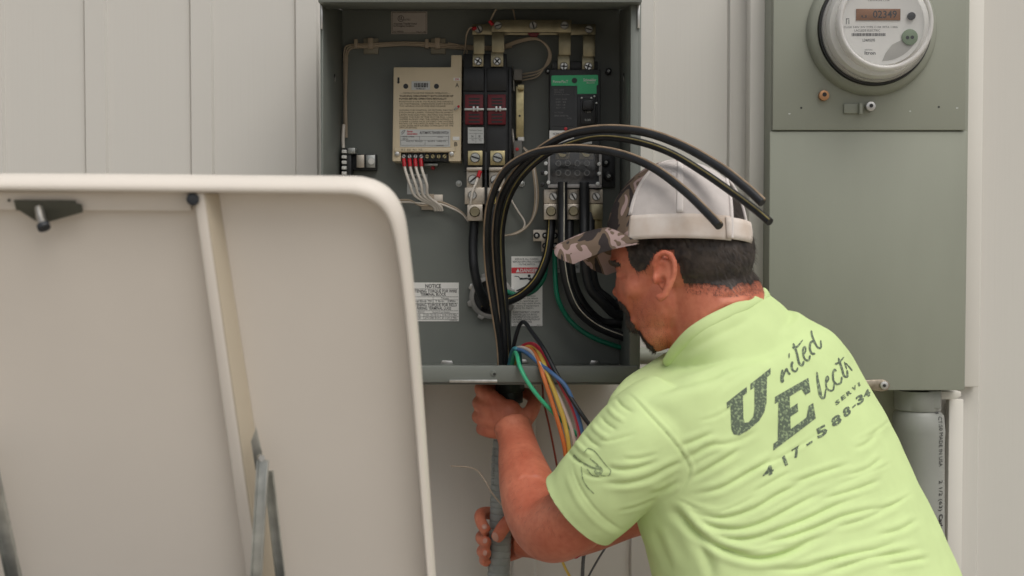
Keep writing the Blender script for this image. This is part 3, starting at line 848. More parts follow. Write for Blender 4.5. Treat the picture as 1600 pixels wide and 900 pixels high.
# labels on the back plate
nt_ = box('notice_label', 598, 441.5, 717, 502, BK + E, BK + .001, LWHITE, cab, bevel=0)
lettering('lettering', [('NOTICE', 664.5, 449.8, 5.8, 24.5, .02), ('TIGHTENING TORQUE FOR WIRE', 636, 457, 4.6, 78, .015), ('TERMINAL BLOCK', 657, 462.2, 4.6, 40, .015),
                        ('Torque', 689, 467.5, 3.2, 12), ('Terminal Block TB1', 637, 472, 3.1, 38), ('7 lb-in', 680.5, 472, 3.1, 13), ('0.8Nm', 699.5, 472, 3.1, 12),
                        ('TIGHTENING TORQUE FOR FIELD', 636, 478.8, 4.6, 78, .015), ('WIRING TERMINAL LUGS', 650, 484, 4.6, 55, .015), ('Wire Size', 641, 488.5, 2.4, 20), ('Torque for Proper Operation', 675, 488.8, 2.2, 28),
                        ('5/16 inch', 640, 493.5, 2.9, 17), ('120-132 lb-in | 13.6-14.9 Nm', 664, 493.5, 3.1, 50), ('3/8 inch', 640, 498, 2.9, 17), ('275-280 lb-in | 31.1-31.6 Nm', 664, 498, 3.1, 50), ('0G6852A', 703, 501.2, 1.6, 11)], BK + .0014, INK, nt_)
rects('ruled_lines', [(600, y, 716, y + .45) for y in (451, 463.5, 468.3, 473.4, 485.3, 489.6, 494.6, 499)] + [(676.5, 463.5, 677, 473.5), (662, 485.5, 662.5, 499)], BK + .0013, INK, nt_)
dl = box('danger_label', 799, 400.5, 847.5, 509.5, BK + E, BK + .001, LWHITE, cab, bevel=0)
db = box('danger_band', 799.2, 418, 847.3, 427, BK + .0011, BK + .0014, INKR, dl, bevel=0)
lettering('lettering', [('DANGER', 813, 425.5, 5.6, 27, .02)], BK + .0018, INKW, db)
poly('alert_mark', [(806, 425.5), (812.5, 425.5), (809.2, 419.5)], BK + .0015, BK + .0018, INKW, db, bevel=0)
lettering('lettering', [('REPLACE ALL COVERS', 805, 406.3, 2.9, 36), ('BEFORE APPLYING POWER', 801.5, 410.4, 2.9, 43), ('TO THE SWITCH', 810.5, 414.6, 2.9, 25),
                        ('Turn off all power', 801, 463.5, 2.5, 36), ('sources to the block', 801, 467.3, 2.5, 40), ('before opening, or', 801, 471.2, 2.5, 40), ('contact may cause shock,', 801, 475, 2.5, 44), ('or injury if equipment', 801, 478.8, 2.5, 41), ('servicing. See diagram.', 801, 482.3, 2.5, 33),
                        ('AVERTISSEMENT COUPER', 801, 489, 2.8, 42), ('TOUTES LES SOURCES', 801, 493, 2.8, 38), ("D'ALIMENTATION AVANT", 801, 496.8, 2.8, 41), ('DE FAIRE L\'ENTRETIEN ET', 801, 500.6, 2.8, 43), ('LES REPARATIONS', 801, 504.4, 2.8, 30), ('0F9618 A', 802, 508.7, 1.6, 10), ('REV A', 839, 508.7, 1.6, 7)], BK + .0014, INK, dl)
mbp = MB()
of = BK + .0014
def stroke(mbp, pts, w):
    pts = [P(x, y, of) for x, y in pts]
    for a, b in zip(pts, pts[1:]):
        t = (b - a).normalized(); nrm = V((-t.z, 0, t.x)) * (w * S(of) / 2)
        mbp.add([a - nrm, b - nrm, b + nrm, a + nrm], [(0, 1, 2, 3)])
stroke(mbp, [(804, 431.5), (810, 432), (812, 434.5), (816, 434.5)], 1)
stroke(mbp, [(812, 436), (824, 435), (830, 438)], 2.4)
stroke(mbp, [(828, 434), (831, 440), (826, 447), (832, 449)], 3.4)
stroke(mbp, [(807, 454.5), (814, 451.5), (822, 447.5), (828, 446)], 2.4)
hc = P(826.8, 431, of)
mbp.add([hc + V((2.3 * S(of) * math.cos(t), 0, 2.3 * S(of) * math.sin(t))) for t in np.linspace(0, 6.28, 17)[:16]], [tuple(range(16))])
mbp.build('shock_pictogram', INK, dl, smooth=0)
gl2 = box('ground_label', 864, 400, 906, 426, BK + E, BK + .001, LGREY, cab, bevel=0)
cc = P(874, 411, BK + .001)
MB().lathe([(9 * S(BK), -BK - .0011), (9 * S(BK), -BK - .0014), (8 * S(BK), -BK - .0014), (8 * S(BK), -BK - .0011)], cc, 28, cap0=False, cap1=False).build('ground_symbol', INKG, gl2, smooth=0)
lettering('lettering', [('GROUND', 866, 424, 3, 14), ('TERRE', 893, 419, 4, 11, .02)], BK + .0014, INKG, gl2)

# conduit hole with its locknut in the back plate
lc = P(767.5, 464, BK + .004)
s2 = S(BK)
LOCK = mat('locknut_zinc', (.36, .35, .33), .45, .35, var=.1)
ln_ = MB().lathe([(34 * s2, -BK), (34 * s2, -BK - .010), (31 * s2, -BK - .012), (27 * s2, -BK - .012), (27 * s2, -BK - .0005)], lc, 48, cap0=False).build('hub_ring', LOCK, cab, smooth=.7)
MB().lathe([(26.8 * s2, -BK - .0004), (26.8 * s2, -BK - .0014)], lc, 40).build('hub_bore', BLK, ln_)
for k in range(8):
    t = k * math.pi / 4 + .3
    p0 = lc + V((math.cos(t), 0, math.sin(t))) * (32.5 * s2)
    tx = V((-math.sin(t), 0, math.cos(t))) * (5.5 * s2)
    rx = V((math.cos(t), 0, math.sin(t))) * (5.5 * s2)
    f4 = [p0 - tx, p0 + tx, p0 + tx * .7 + rx, p0 - tx * .7 + rx]
    f4a = [V((p.x, -BK - .011, p.z)) for p in f4]; f4b = [V((p.x, -BK - .001, p.z)) for p in f4]
    hexa('locknut_lug', f4a, f4b, LOCK if k % 3 else ZINC, ln_, bevel=.0006)
# ------------------------------------------------------------------ cables
def cable(label, pts, r, m=CABLE, stripe=None, sang=0.0, group=None, name='power_cable', cat='cable', k=10, n=14, swide=.12):
    path = pxpath(pts, k)
    o = MB().tube(path, r, n).build(name, m, None, smooth=1.3)
    tag(o, label, cat, group)
    if stripe:
        # marking stripe along the jacket, in tan also a painted highlight, on the side turned towards `sang`
        sp = []
        for i, p in enumerate(path):
            t = (path[min(i + 1, len(path) - 1)] - path[max(i - 1, 0)]).normalized()
            f = (V((0, -1, 0)) - t * V((0, -1, 0)).dot(t)).normalized()
            w = t.cross(f)
            sp.append(p + (f * math.cos(sang) + w * math.sin(sang)) * (r * .93))
        MB().tube(sp, r * swide, 6).build('stripe', stripe, o, smooth=1.2)
    return o
STRIPET = mat('tan_highlight_stripe', (.30, .215, .14), .6, var=.12, vscale=60)  # jacket stripe widened in tan to paint the highlight along the top
STRIPEO = mat('olive_stripe', (.22, .18, .065), .6, var=.12, vscale=60)
LC = 'loose black cables looping out over the man'
# loose cables rising from the conduit and arching over the cap
rC = 0.0059
cable('lowest loose black cable, its end hanging down in front of the cap', [(782, 640, .118), (783, 590, .12), (781, 540, .13), (772, 480, .15), (763, 420, .17), (761, 360, .20), (768, 310, .23), (790, 266, .26),
       (830, 241, .29), (875, 233, .32), (920, 233, .35), (970, 241, .38), (1020, 262, .42), (1070, 299, .47), (1108, 336, .51), (1124, 353, .53)], rC, CABLE, STRIPET, -.95, LC, swide=.30)
cable('topmost loose black cable arching above the cap, ending near the meter box edge', [(788, 640, .110), (789, 585, .112), (788, 540, .12), (784, 480, .13), (777, 420, .15), (775, 360, .18), (783, 312, .21), (805, 272, .25),
       (840, 238, .28), (880, 214, .31), (920, 204, .34), (965, 202, .37), (1015, 209, .40), (1070, 230, .44), (1125, 262, .48), (1165, 293, .51), (1191, 317, .53)], rC, CABLE, STRIPET, -1.15, LC, swide=.32)
cable('middle loose black cable with olive stripe reaching farthest to the right', [(794, 640, .10), (796, 585, .105), (794, 540, .11), (790, 480, .12), (785, 420, .13), (784, 360, .155), (795, 310, .19), (818, 272, .23),
       (855, 240, .26), (900, 221, .29), (945, 214, .32), (1000, 222, .36), (1050, 240, .40), (1100, 270, .44), (1150, 305, .48), (1183, 330, .51), (1203, 347, .53)], rC * .92, CABLE, STRIPEO, -.2, LC, swide=.22)
cable('straight black cable with thin yellow stripe between the loose loops and the lug', [(779, 640, .105), (788, 570, .108), (783, 520, .11), (778, 470, .11), (768, 420, .112), (766, 370, .12), (768, 330, .118), (775, 318, .10), (778, 300, .075)], rC, CABLE, STRIPE, -.45, None)
# fixed cables
cable('black cable from the left contactor lug down into the round hub hole', [(741, 335, .06), (741, 350, .062), (739, 385, .065), (741, 420, .07), (748, 450, .066), (758, 472, .045), (766, 484, .02)], .0078, CABLE)
cable('black cable with yellow stripe curving from the right lug into the round hub hole', [(861, 334, .08), (861, 350, .08), (859, 375, .085), (853, 405, .085), (838, 437, .08), (815, 460, .07), (790, 472, .06), (768, 479, .04), (752, 482, .02)], .0075, CABLE, STRIPE, .55)
RG = 'black cables curving from the breaker to the cabinet side'
for (x, o_, xe, ye, lab, st, sa) in ((879, .112, 990, 530, 'leftmost thick black cable dropping from the breaker, pale stripe along its bend', STRIPEW, -.3),
                             (889, .085, 990, 512, 'second thick black cable from the left dropping from the breaker', None, 0),
                             (913, .112, 990, 498, 'third thick black cable from the left, hanging straight before its bend', None, 0),
                             (922, .085, 990, 478, 'rightmost thick black cable dropping from the breaker behind the cap brim', None, 0)):
    dx = x - 879
    cable(lab, [(x, 285, o_), (x, 330, o_), (x, 380, o_ + .01), (x + 2, 415, o_ + .01), (x + 9, 450, o_ + .005), (x + 24 + dx * .1, 483 - dx * .35, o_),
                (x + 52 - dx * .2, 508 - dx * .55, o_ - .01), (xe - 22, ye - 6, o_ - .015), (xe, ye, o_ - .02)], .0080, CABLE, st, sa, RG)
cable('green wire bending from the ground bar down to the right corner', [(866, 390, .06), (867, 410, .06), (868, 440, .065), (872, 468, .065), (886, 495, .06), (905, 514, .06), (930, 529, .06), (960, 540, .06), (985, 547, .055)], .0042, WGREEN, name='ground_wire', cat='wire')
cable('green wire looping out of the hub hole across the danger label', [(770, 446, .025), (783, 450, .04), (797, 458, .05), (815, 461, .055), (833, 455, .058), (846, 441, .058), (852, 425, .055), (853, 392, .05)], .0042, WGREEN, name='ground_wire', cat='wire')

# ------------------------------------------------------------------ coloured control wires out of the conduit
WC = dict(red=(.50, .025, .05), yellow=(.72, .50, .10), orange=(.70, .20, .06), white=(.62, .52, .46), blue=(.08, .17, .36), teal=(.05, .22, .27), green=(.05, .45, .23), black=(.015, .017, .02),
          brown=(.25, .05, .03), grey=(.13, .14, .15), tan=(.45, .37, .29), pink=(.50, .20, .22))
for k_, v_ in WC.items(): mat('wire_' + k_, v_, .4, var=.06)
CG = 'coloured control wires spilling over the cabinet lip'
def cw(label, pts, col, r=.0024, name='control_wire', group=CG):
    return cable(label, pts, r * (1.22 if group else 1.1), MATS['wire_' + col], group=group, name=name, cat='wire', k=8, n=10)
s0 = lambda x: [(x, 640, .11), (x + 1, 600, .115)]
cw('black control wire peaking above the coloured ones at the danger label', s0(792) + [(798, 565, .12), (805, 530, .14), (812, 508, .15), (820, 504, .165), (832, 520, .20), (850, 546, .245), (872, 588, .27), (900, 634, .285), (925, 669, .29), (955, 700, .30)], 'black', .0027)
cw('crimson control wire on the outside of the coloured bundle', s0(795) + [(803, 565, .13), (815, 543, .15), (832, 538, .18), (846, 550, .22), (862, 575, .255), (885, 615, .27), (900, 648, .275), (909, 685, .275), (908, 720, .27), (905, 780, .26)], 'red', .0030)
cw('pink control wire beside the crimson one', s0(793) + [(804, 562, .128), (818, 546, .15), (835, 543, .18), (850, 557, .22), (864, 580, .253), (884, 618, .268), (898, 650, .272), (905, 685, .272), (903, 720, .27), (900, 780, .26)], 'pink', .0022)
cw('yellow control wire in the middle of the coloured bundle', s0(797) + [(806, 560, .135), (820, 544, .16), (836, 542, .19), (847, 560, .235), (856, 585, .262), (870, 622, .268), (882, 660, .268), (889, 700, .265), (892, 760, .25), (890, 830, .22)], 'yellow', .0030)
cw('orange control wire left of the yellow one', s0(795) + [(804, 560, .13), (816, 545, .155), (831, 547, .19), (841, 563, .235), (849, 588, .262), (863, 630, .265), (875, 670, .265), (883, 705, .262), (886, 760, .25), (884, 830, .22)], 'orange', .0028)
cw('pale control wire between the yellow and crimson ones', s0(790) + [(796, 572, .125), (799, 552, .14), (812, 543, .165), (830, 550, .20), (846, 572, .25), (866, 605, .264), (884, 645, .268), (897, 690, .268), (899, 760, .25)], 'white', .0024)
cw('blue control wire crossing over the coloured bundle', s0(798) + [(801, 560, .14), (806, 547, .16), (820, 550, .19), (842, 567, .24), (866, 586, .274), (885, 605, .281), (900, 640, .28), (910, 680, .277), (912, 730, .27)], 'blue', .0026)
cw('teal control wire bent tightly over the cabinet lip', s0(791) + [(797, 566, .13), (801, 549, .15), (806, 545, .165), (811, 552, .16), (812, 572, .13), (806, 600, .115)], 'teal', .0032)
cw('bright green control wire slanting across to the sleeve', s0(797) + [(800, 570, .14), (804, 552, .18), (808, 556, .22), (812, 572, .25), (824, 596, .262), (843, 622, .262), (868, 648, .255), (890, 668, .25), (908, 684, .25), (940, 700, .25)], 'green', .0027)
cw('brown red wire hanging straight below the cabinet near the hand', [(847, 598, .13), (848, 608, .15), (850, 630, .15), (858, 665, .15), (866, 705, .15), (872, 740, .15), (880, 800, .15), (892, 850, .16)], 'brown', .0016, group=None)
cw('thin tan wire drifting across the grey flexible conduit', [(705, 728, .12), (740, 732, .14), (757, 750, .16), (770, 772, .17), (792, 797, .18), (815, 815, .18)], 'tan', .0013, group=None)
cw('yellow wire end curling out below the elbow', [(884, 830, .2), (878, 868, .19), (882, 885, .18), (892, 905, .18), (900, 930, .18)], 'yellow', .0020, group=None)
cw('red wire end looping just below the elbow', [(908, 790, .2), (915, 850, .18), (903, 870, .18), (893, 868, .185), (880, 850, .19)], 'red', .0014, group=None)
cw('grey wire hanging straight down below the elbow', [(920, 780, .1), (915, 850, .1), (911, 880, .1), (909, 940, .1)], 'grey', .0028, group=None)
cw('dark grey wire slanting down from under the sleeve', [(1040, 838, .14), (1010, 829, .12), (985, 823, .10), (960, 838, .10), (942, 862, .10), (920, 900, .10), (905, 935, .10)], 'grey', .0016, group=None)

# ------------------------------------------------------------------ grey flexible conduit and its connector
FLEX = mat('flexible_conduit', (.27, .295, .285), .5, var=.08, vscale=30, bump=.08)
CONN = mat('connector_dark', (.045, .065, .06), .4, .2, var=.2)
fx_ = thing('flexible_conduit', 'ribbed grey flexible conduit held by both hands below the cabinet', 'conduit', P(797, 598, .115))
cpath = pxpath([(797, 622, .115), (792, 660, .115), (786, 710, .115), (784, 760, .117), (783, 800, .12), (781, 850, .12), (779, 900, .12), (777, 960, .12), (776, 1040, .12)], 40)
rad = [.0186 - .0011 * (1 if (i % 9) == 0 else .25 if (i % 9) in (1, 8) else 0) for i in range(len(cpath))]
MB().tube(cpath, rad, 28).build('ribbed_sleeve', FLEX, fx_, smooth=.25)
fp = P(797, 600, .115)
MB().tube([V((fp.x, fp.y, fp.z + .012)), V((fp.x, fp.y, fp.z - .012))], .024, 8).build('connector_nut', CONN, fx_, bevel=.0015, smooth=.4)
MB().tube([V((fp.x, fp.y, fp.z - .010)), V((fp.x, fp.y, fp.z - .030))], .0212, 28).build('connector_collar', CONN, fx_, smooth=.6)
tx = MB()
v, f = text_verts('LIQUID TIGHT 1 IN', 0)
u0, u1 = v[:, 0].min(), v[:, 0].max()
vs = []
for a, b in v:
    t = (a - u0) / (u1 - u0)
    yy = 700 + 56 * t
    c_ = P(786 - 2 * t, yy, .116)
    ang = math.pi + .62 + b * .22 * 1.0
    vs.append((c_.x + .0191 * math.cos(ang), c_.y + .0191 * math.sin(ang), c_.z))
tx.add(vs, f)
tag(tx.build('lettering', INKG, fx_, smooth=0, fix=False), kind='stuff')

# ------------------------------------------------------------------ standby generator with its lid propped open (foreground)
LIDM = mat('lid_paint', (.77, .71, .635), .45, var=.02, vscale=4, bump=.03, bscale=700, spec=.4)
LIDB = mat('lid_rib_tan', (.55, .48, .37), .5, var=.02, vscale=4)  # darker tan for the rib than for the lid around it
OLIVE = mat('olive_steel', (.085, .085, .065), .5, .3, var=.15)
RUBBER = mat('black_rubber', (.02, .024, .03), .55)
gen = thing('standby_generator', 'cream standby generator with its rounded lid propped open in the foreground', 'generator', P(300, 1000, .75))
A_, B_, C_ = P(0, 300, .86), P(600, 300, .86), P(400, 900, .71)
PN = (B_ - A_).cross(C_ - A_).normalized()
if PN.y > 0: PN = -PN
def lidpt(px, py, off=0.0):
    """point on the lid's inner face (offset towards its open side)"""
    d = ray(px, py)
    t = ((A_ + PN * off) - CAM).dot(PN) / d.dot(PN)
    return CAM + d * t
outer = [(-260, 270), (0, 272), (200, 273), (400, 275), (540, 276), (572, 278.5), (596, 287), (614, 301), (627, 322), (634, 345), (639, 380), (645, 430), (654, 520), (663, 640), (672, 770), (681, 900), (692, 1040)]
inner = [(-260, 294), (0, 297), (200, 299), (400, 301), (530, 303), (560, 306), (581, 314), (597, 327), (608, 345), (615, 367), (621, 398), (628, 446), (637, 530), (647, 645), (657, 772), (667, 900), (679, 1040)]
oc, ic = crom(outer, 5), crom(inner, 5)
H = .028
mb = MB()
n = len(oc)
rows = []
# from the panel's back edge round the rolled lip to the free edge and back inside
for t, off in ((0.0, -.004), (0.0, .004), (.10, .016), (.32, .021), (.62, .0268), (.88, H), (1.0, H - .001), (1.04, H - .006), (1.04, .001)):
    rows.append([lidpt(*(o * (1 - t) + i_ * t), off) for o, i_ in zip(oc, ic)])
vs = [p for r_ in rows for p in r_]
fs = [(r_ * n + k, r_ * n + k + 1, (r_ + 1) * n + k + 1, (r_ + 1) * n + k) for r_ in range(len(rows) - 1) for k in range(n - 1)]
mb.add(vs, fs)
lid = mb.build('lid_rim', LIDM, gen, smooth=1.0)
mb = MB()
pts = [lidpt(*p, .0) for p in oc] + [lidpt(-260, 1040, 0)]
bk = [p - PN * .003 for p in pts]
m_ = len(pts)
mb.add(pts + bk, [tuple(range(m_)), tuple(range(2 * m_ - 1, m_ - 1, -1))] + [(i, (i + 1) % m_, (i + 1) % m_ + m_, i + m_) for i in range(m_)])
mb.build('lid_panel', LIDM, gen, smooth=.3)
def lidbar(name, p0, p1, p2, p3, h, m, parent, bev=.002, base=.0004):
    """raised block on the lid: quad footprint in pixels, height h"""
    top = [lidpt(*p, base + h) for p in (p0, p1, p2, p3)]
    bot = [q - PN * h for q in top]
    return hexa(name, top, bot, m, parent, bevel=bev)
# stiffening rib and top rail
tp_ = [lidpt(319, 302, .022), lidpt(321, 302, .022), lidpt(428, 1040, .022), lidpt(425, 1040, .022)]
bt_ = [lidpt(319, 302, .0004), lidpt(342, 302, .0004), lidpt(456, 1040, .0004), lidpt(425, 1040, .0004)]
hexa('rib', tp_, bt_, LIDB, gen, bevel=.001)
tp_ = [lidpt(302, 302, .0205), lidpt(318.6, 302, .0225), lidpt(424.6, 1040, .0225), lidpt(404, 1040, .0205)]
bt_ = [q - PN * .020 for q in tp_]
hexa('rib_flange', tp_, bt_, LIDM, gen, bevel=.0015)
lidbar('top_rail', (-260, 298), (294, 300), (300, 331), (-260, 327), .010, LIDM, gen, .003)
# latch bracket with its bolt
def lidpoly(name, px, o0, o1, m, parent, bev=.0005):
    top = [lidpt(*p, o1) for p in px]
    bot = [q - PN * (o1 - o0) for q in top]
    k = len(px)
    return MB().add(top + bot, [tuple(range(k)), tuple(range(2 * k - 1, k - 1, -1))] + [(i, (i + 1) % k, (i + 1) % k + k, i + k) for i in range(k)]).build(name, m, parent, bevel=bev)
lb_ = lidpoly('latch_bracket', [(21, 313), (117, 314), (119, 319), (127, 320), (129, 332), (76, 347), (58, 347), (30, 329), (25, 329)], .0145, .017, OLIVE, gen)
MB().tube([lidpt(61, 325, .0172), lidpt(64, 341, .026), lidpt(68, 353, .036)], .0048, 14).build('latch_bolt', ZINC, lb_, smooth=.9)
MB().tube([lidpt(67, 351, .037), lidpt(69.5, 357, .040)], .0066, 14).build('bolt_nut', RUBBER, lb_, smooth=.9)
b0, b1 = lidpt(302, 312, .011), lidpt(301, 311, .026)
MB().tube([b0, b1], .0066, 24).build('rubber_bumper', RUBBER, gen, bevel=.002)
MB().tube([lidpt(314, 309, .0105), lidpt(314, 309, .012)], .0016, 10).build('lid_screw', OLIVE, gen)
MB().tube([lidpt(14, 313, .0105), lidpt(14, 313, .012)], .0016, 10).build('lid_screw', OLIVE, gen)
# prop struts: galvanised channels
def channel(name, a, b, w, d_, m, parent):
    a, b = V(a), V(b)
    t = (b - a).normalized()
    u = t.cross(V((0, 1, 0))).normalized()
    f_ = u.cross(t).normalized()
    if f_.y > 0: f_ = -f_
    prof = [(-w, 0), (w, 0), (w, d_), (w - .0015, d_), (w - .0015, .0015), (-w + .0015, .0015), (-w + .0015, d_), (-w, d_)]
    mb = MB()
    k = len(prof)
    vs = [a + u * x + f_ * y for x, y in prof] + [b + u * x + f_ * y for x, y in prof]
    mb.add(vs, [tuple(range(k)), tuple(range(2 * k - 1, k - 1, -1))] + [(i, (i + 1) % k, (i + 1) % k + k, i + k) for i in range(k)])
    return mb.build(name, m, parent, bevel=.0004, smooth=.4)
channel('prop_strut', lidpt(412, 718, .040), P(392, 1060, .80), .0062, .008, GALV, gen)
channel('strut_rail', lidpt(420, 735, .028), lidpt(452, 1010, .028), .0055, .006, GALV, gen)
lidpoly('strut_bracket', [(392, 690), (400, 668), (411, 715), (405, 740), (399, 735)], .0275, .0295, GALV, gen)
MB().tube([lidpt(407, 714, .040), lidpt(409, 716, .056)], .0035, 12).build('strut_pin', ZINC, gen)
channel('prop_strut', lidpt(-22, 690, .03), lidpt(52, 1030, .03), .0085, .008, GALV, gen)
# the generator's own body below the lid
gz = lidpt(300, 1035, 0).z
gx0, gx1 = lidpt(-260, 1035).x, lidpt(690, 1035).x
MB().box((gx0, -.66, .05), (gx1, -.70, gz - .13)).build('body_back', LIDM, gen, bevel=.006)
MB().box((gx0, -1.22, .05), (gx1, -1.25, gz - .12)).build('body_front', LIDM, gen, bevel=.01)
for x_ in (gx0, gx1 - .03):
    MB().box((x_, -.7005, .05), (x_ + .03, -1.2195, gz - .12)).build('body_side', LIDM, gen, bevel=.008)
MB().box((gx0 + .031, -.701, .05), (gx1 - .031, -1.219, gz - .16)).build('unseen_engine_block', BLK, gen, bevel=.015)  # unseen black block as engine, added to darken the lid's lower part
MB().box((lidpt(-260, 1035).x - .06, -.58, 0), (lidpt(690, 1035).x + .06, -1.33, .0495)).build('concrete_pad', mat('pad_concrete', (.36, .35, .32), .85, bump=.3, bscale=90), gen, bevel=.008)
# ------------------------------------------------------------------ the man
def remesh(mb, name, voxel, smooth=6, fac=.5):
    me = mb.mesh(name + '_raw', [], smooth=0)
    ob = bpy.data.objects.new(name + '_raw', me)
    COL.objects.link(ob)
    m1 = ob.modifiers.new('r', 'REMESH'); m1.mode = 'VOXEL'; m1.voxel_size = voxel
    if smooth:
        m2 = ob.modifiers.new('s', 'SMOOTH'); m2.factor = fac; m2.iterations = smooth
    dg = bpy.context.evaluated_depsgraph_get()
    out = bpy.data.meshes.new_from_object(ob.evaluated_get(dg))
    bpy.data.objects.remove(ob); bpy.data.meshes.remove(me)
    out.name = name
    out.polygons.foreach_set('use_smooth', [True] * len(out.polygons))
    return out
def coords(me):
    a = np.empty(len(me.vertices) * 3); me.vertices.foreach_get('co', a); return a.reshape(-1, 3)
def setco(me, a):
    me.vertices.foreach_set('co', np.asarray(a, np.float32).ravel()); me.update()
def normals(me):
    a = np.empty(len(me.vertices) * 3, np.float32); me.vertex_normals.foreach_get('vector', a); return a.reshape(-1, 3).astype(float)
def dist_poly(q, pl):
    """pixel distance of points q (n,2) to a polyline, with sign-free parameter along it"""
    best = np.full(len(q), 1e9); par = np.zeros(len(q))
    m = len(pl) - 1
    for i in range(m):
        a, b = pl[i], pl[i + 1]
        ab = b - a
        t = np.clip(((q - a) @ ab) / max(1e-9, ab @ ab), 0, 1)
        d = np.linalg.norm(q - (a + t[:, None] * ab), axis=1)
        k = d < best
        best[k] = d[k]; par[k] = (i + t[k]) / m
    return best, par
def inpoly(q, poly):
    x, y = q[:, 0], q[:, 1]
    r = np.zeros(len(q), bool)
    p = np.asarray(poly, float)
    j = len(p) - 1
    for i in range(len(p)):
        c = ((p[i, 1] > y) != (p[j, 1] > y)) & (x < (p[j, 0] - p[i, 0]) * (y - p[i, 1]) / (p[j, 1] - p[i, 1] + 1e-12) + p[i, 0])
        r ^= c
        j = i
    return r

SKIN = mat('skin', (.61, .215, .128), .48, var=.10, vscale=14, bump=.12, bscale=420, sss=.12, spec=.4, col2=(.50, .135, .075))
_n, _l = SKIN.node_tree.nodes, SKIN.node_tree.links
_b = _n['Principled BSDF']
_src = _b.inputs['Base Color'].links[0].from_socket
_t = _n.new('ShaderNodeTexCoord'); _z = _n.new('ShaderNodeTexNoise'); _z.inputs['Scale'].default_value = 95; _z.inputs['Detail'].default_value = 6
_r2 = _n.new('ShaderNodeMapRange'); _r2.inputs[1].default_value = .42; _r2.inputs[2].default_value = .72; _r2.inputs[4].default_value = .38
_m = _n.new('ShaderNodeMix'); _m.data_type = 'RGBA'; _m.inputs[7].default_value = (.42, .085, .045, 1)
_l.new(_t.outputs['Object'], _z.inputs['Vector']); _l.new(_z.outputs[0], _r2.inputs[0]); _l.new(_r2.outputs[0], _m.inputs[0]); _l.new(_src, _m.inputs[6]); _l.new(_m.outputs[2], _b.inputs['Base Color'])
SHIRT = mat('lime_cotton', (.62, .76, .365), .85, var=.02, vscale=20, bump=.14, bscale=900, spec=.15, sss=.0)
HAIR = mat('dark_hair', (.052, .039, .032), .5, var=.3, vscale=60)
JEANS = mat('blue_denim', (.06, .08, .13), .85, var=.2, vscale=80)
BOOT = mat('brown_boot', (.10, .06, .035), .6)

man = thing('person', 'man in lime green T-shirt and camouflage mesh cap bending to feed cables into a conduit', 'person', P(1400, 1100, .42))
PSI = R(20)
HO = .37                                  # distance of the head's middle from the wall
def hm(px): return HO - (1075 - px) * S(HO) * math.tan(PSI) * .94
yaw = Matrix.Rotation(-PSI, 3, 'Z')       # head's own axes: x back, y to the wall, z up
def hell(mb, px, py, rx, rz, w, rot=0.0, dout=0.0, n=28):
    """ellipsoid of the head: middle-plane centre in pixels, radii in pixels, half-width w px, tilt in the profile plane"""
    s_ = S(HO)
    M = yaw @ Matrix.Rotation(rot, 3, 'Y')
    mb.ell(P(px, py, hm(px) + dout), (rx * s_ / math.cos(PSI) if abs(rot) < .1 else rx * s_, w * s_, rz * s_), M, n)

bod = MB()
# --- skull, face, jaw
hell(bod, 1085, 392, 88, 82, 74)
hell(bod, 1030, 395, 72, 62, 66)
hell(bod, 1012, 440, 50, 62, 56, .28)
hell(bod, 1040, 470, 52, 62, 58, .35)
hell(bod, 1036, 508, 36, 40, 44, .5)
hell(bod, 1026, 534, 17, 16, 24, .5)          # chin
hell(bod, 1002, 492, 20, 30, 32, .6)          # mouth block
hell(bod, 985, 482, 9, 8, 22, .4)            # upper lip
hell(bod, 998, 504, 9, 7, 18, .4)             # lower lip
hell(bod, 972, 409, 17, 9, 48, .5)            # brow
hell(bod, 976, 436, 10, 24, 10, -.28)         # nose bridge
hell(bod, 966, 456, 9.5, 9, 10)               # nose tip
hell(bod, 974, 461, 10, 7, 18)                # nostril wings
s_ = S(HO)
for sgn in (1, -1):                           # lids
    hell(bod, 974, 429, 12, 10, 12, .2, sgn * 30 * s_)
for sgn in (1, -1):                           # cheekbones
    hell(bod, 993, 450, 20, 22, 22, .3, sgn * 38 * s_)
# --- ear on the near side
def earpts(lst, o): return [P(x, y, o + dz) for x, y, dz in lst]
EO = .448
bod.tube(earpts([(1026, 432, -.002), (1021, 414, .004), (1026, 400, .008), (1037, 394, .010), (1047, 397, .012), (1053, 409, .013), (1053.5, 424, .013), (1050, 438, .012), (1044, 450, .010), (1039, 461, .008), (1031, 467, .006), (1026, 461, .003)], EO),
         [.0035, .0042, .0045, .0048, .005, .005, .005, .005, .0052, .0062, .0062, .0045], 10)
bod.tube(earpts([(1032, 410, .002), (1040, 408, .005), (1044, 418, .006), (1042, 432, .006), (1036, 445, .004)], EO), .0042, 10)
bod.ell(P(1038, 426, EO - .002), (.0135, .007, .028), Matrix.Rotation(-.1, 3, 'Y'), 20)
bod.ell(P(1023, 436, EO + .002), (.005, .006, .009), None, 14)
# --- neck
def tubepx(mb, pts, n=20, k=6, flat=1.0):
    """limb: (px, py, out, radius px) through a smooth path"""
    c_ = crom(pts, k)
    mb.tube([P(*q[:3]) for q in c_], [q[3] * S(q[2]) for q in c_], n, flat=flat)
tubepx(bod, [(1085, 400, .36, 70), (1105, 450, .37, 70), (1118, 500, .375, 74), (1135, 560, .38, 80), (1160, 640, .385, 85)], 28)
tubepx(bod, [(1130, 440, .36, 44), (1150, 470, .37, 46), (1150, 520, .375, 44), (1150, 590, .38, 44)], 20)
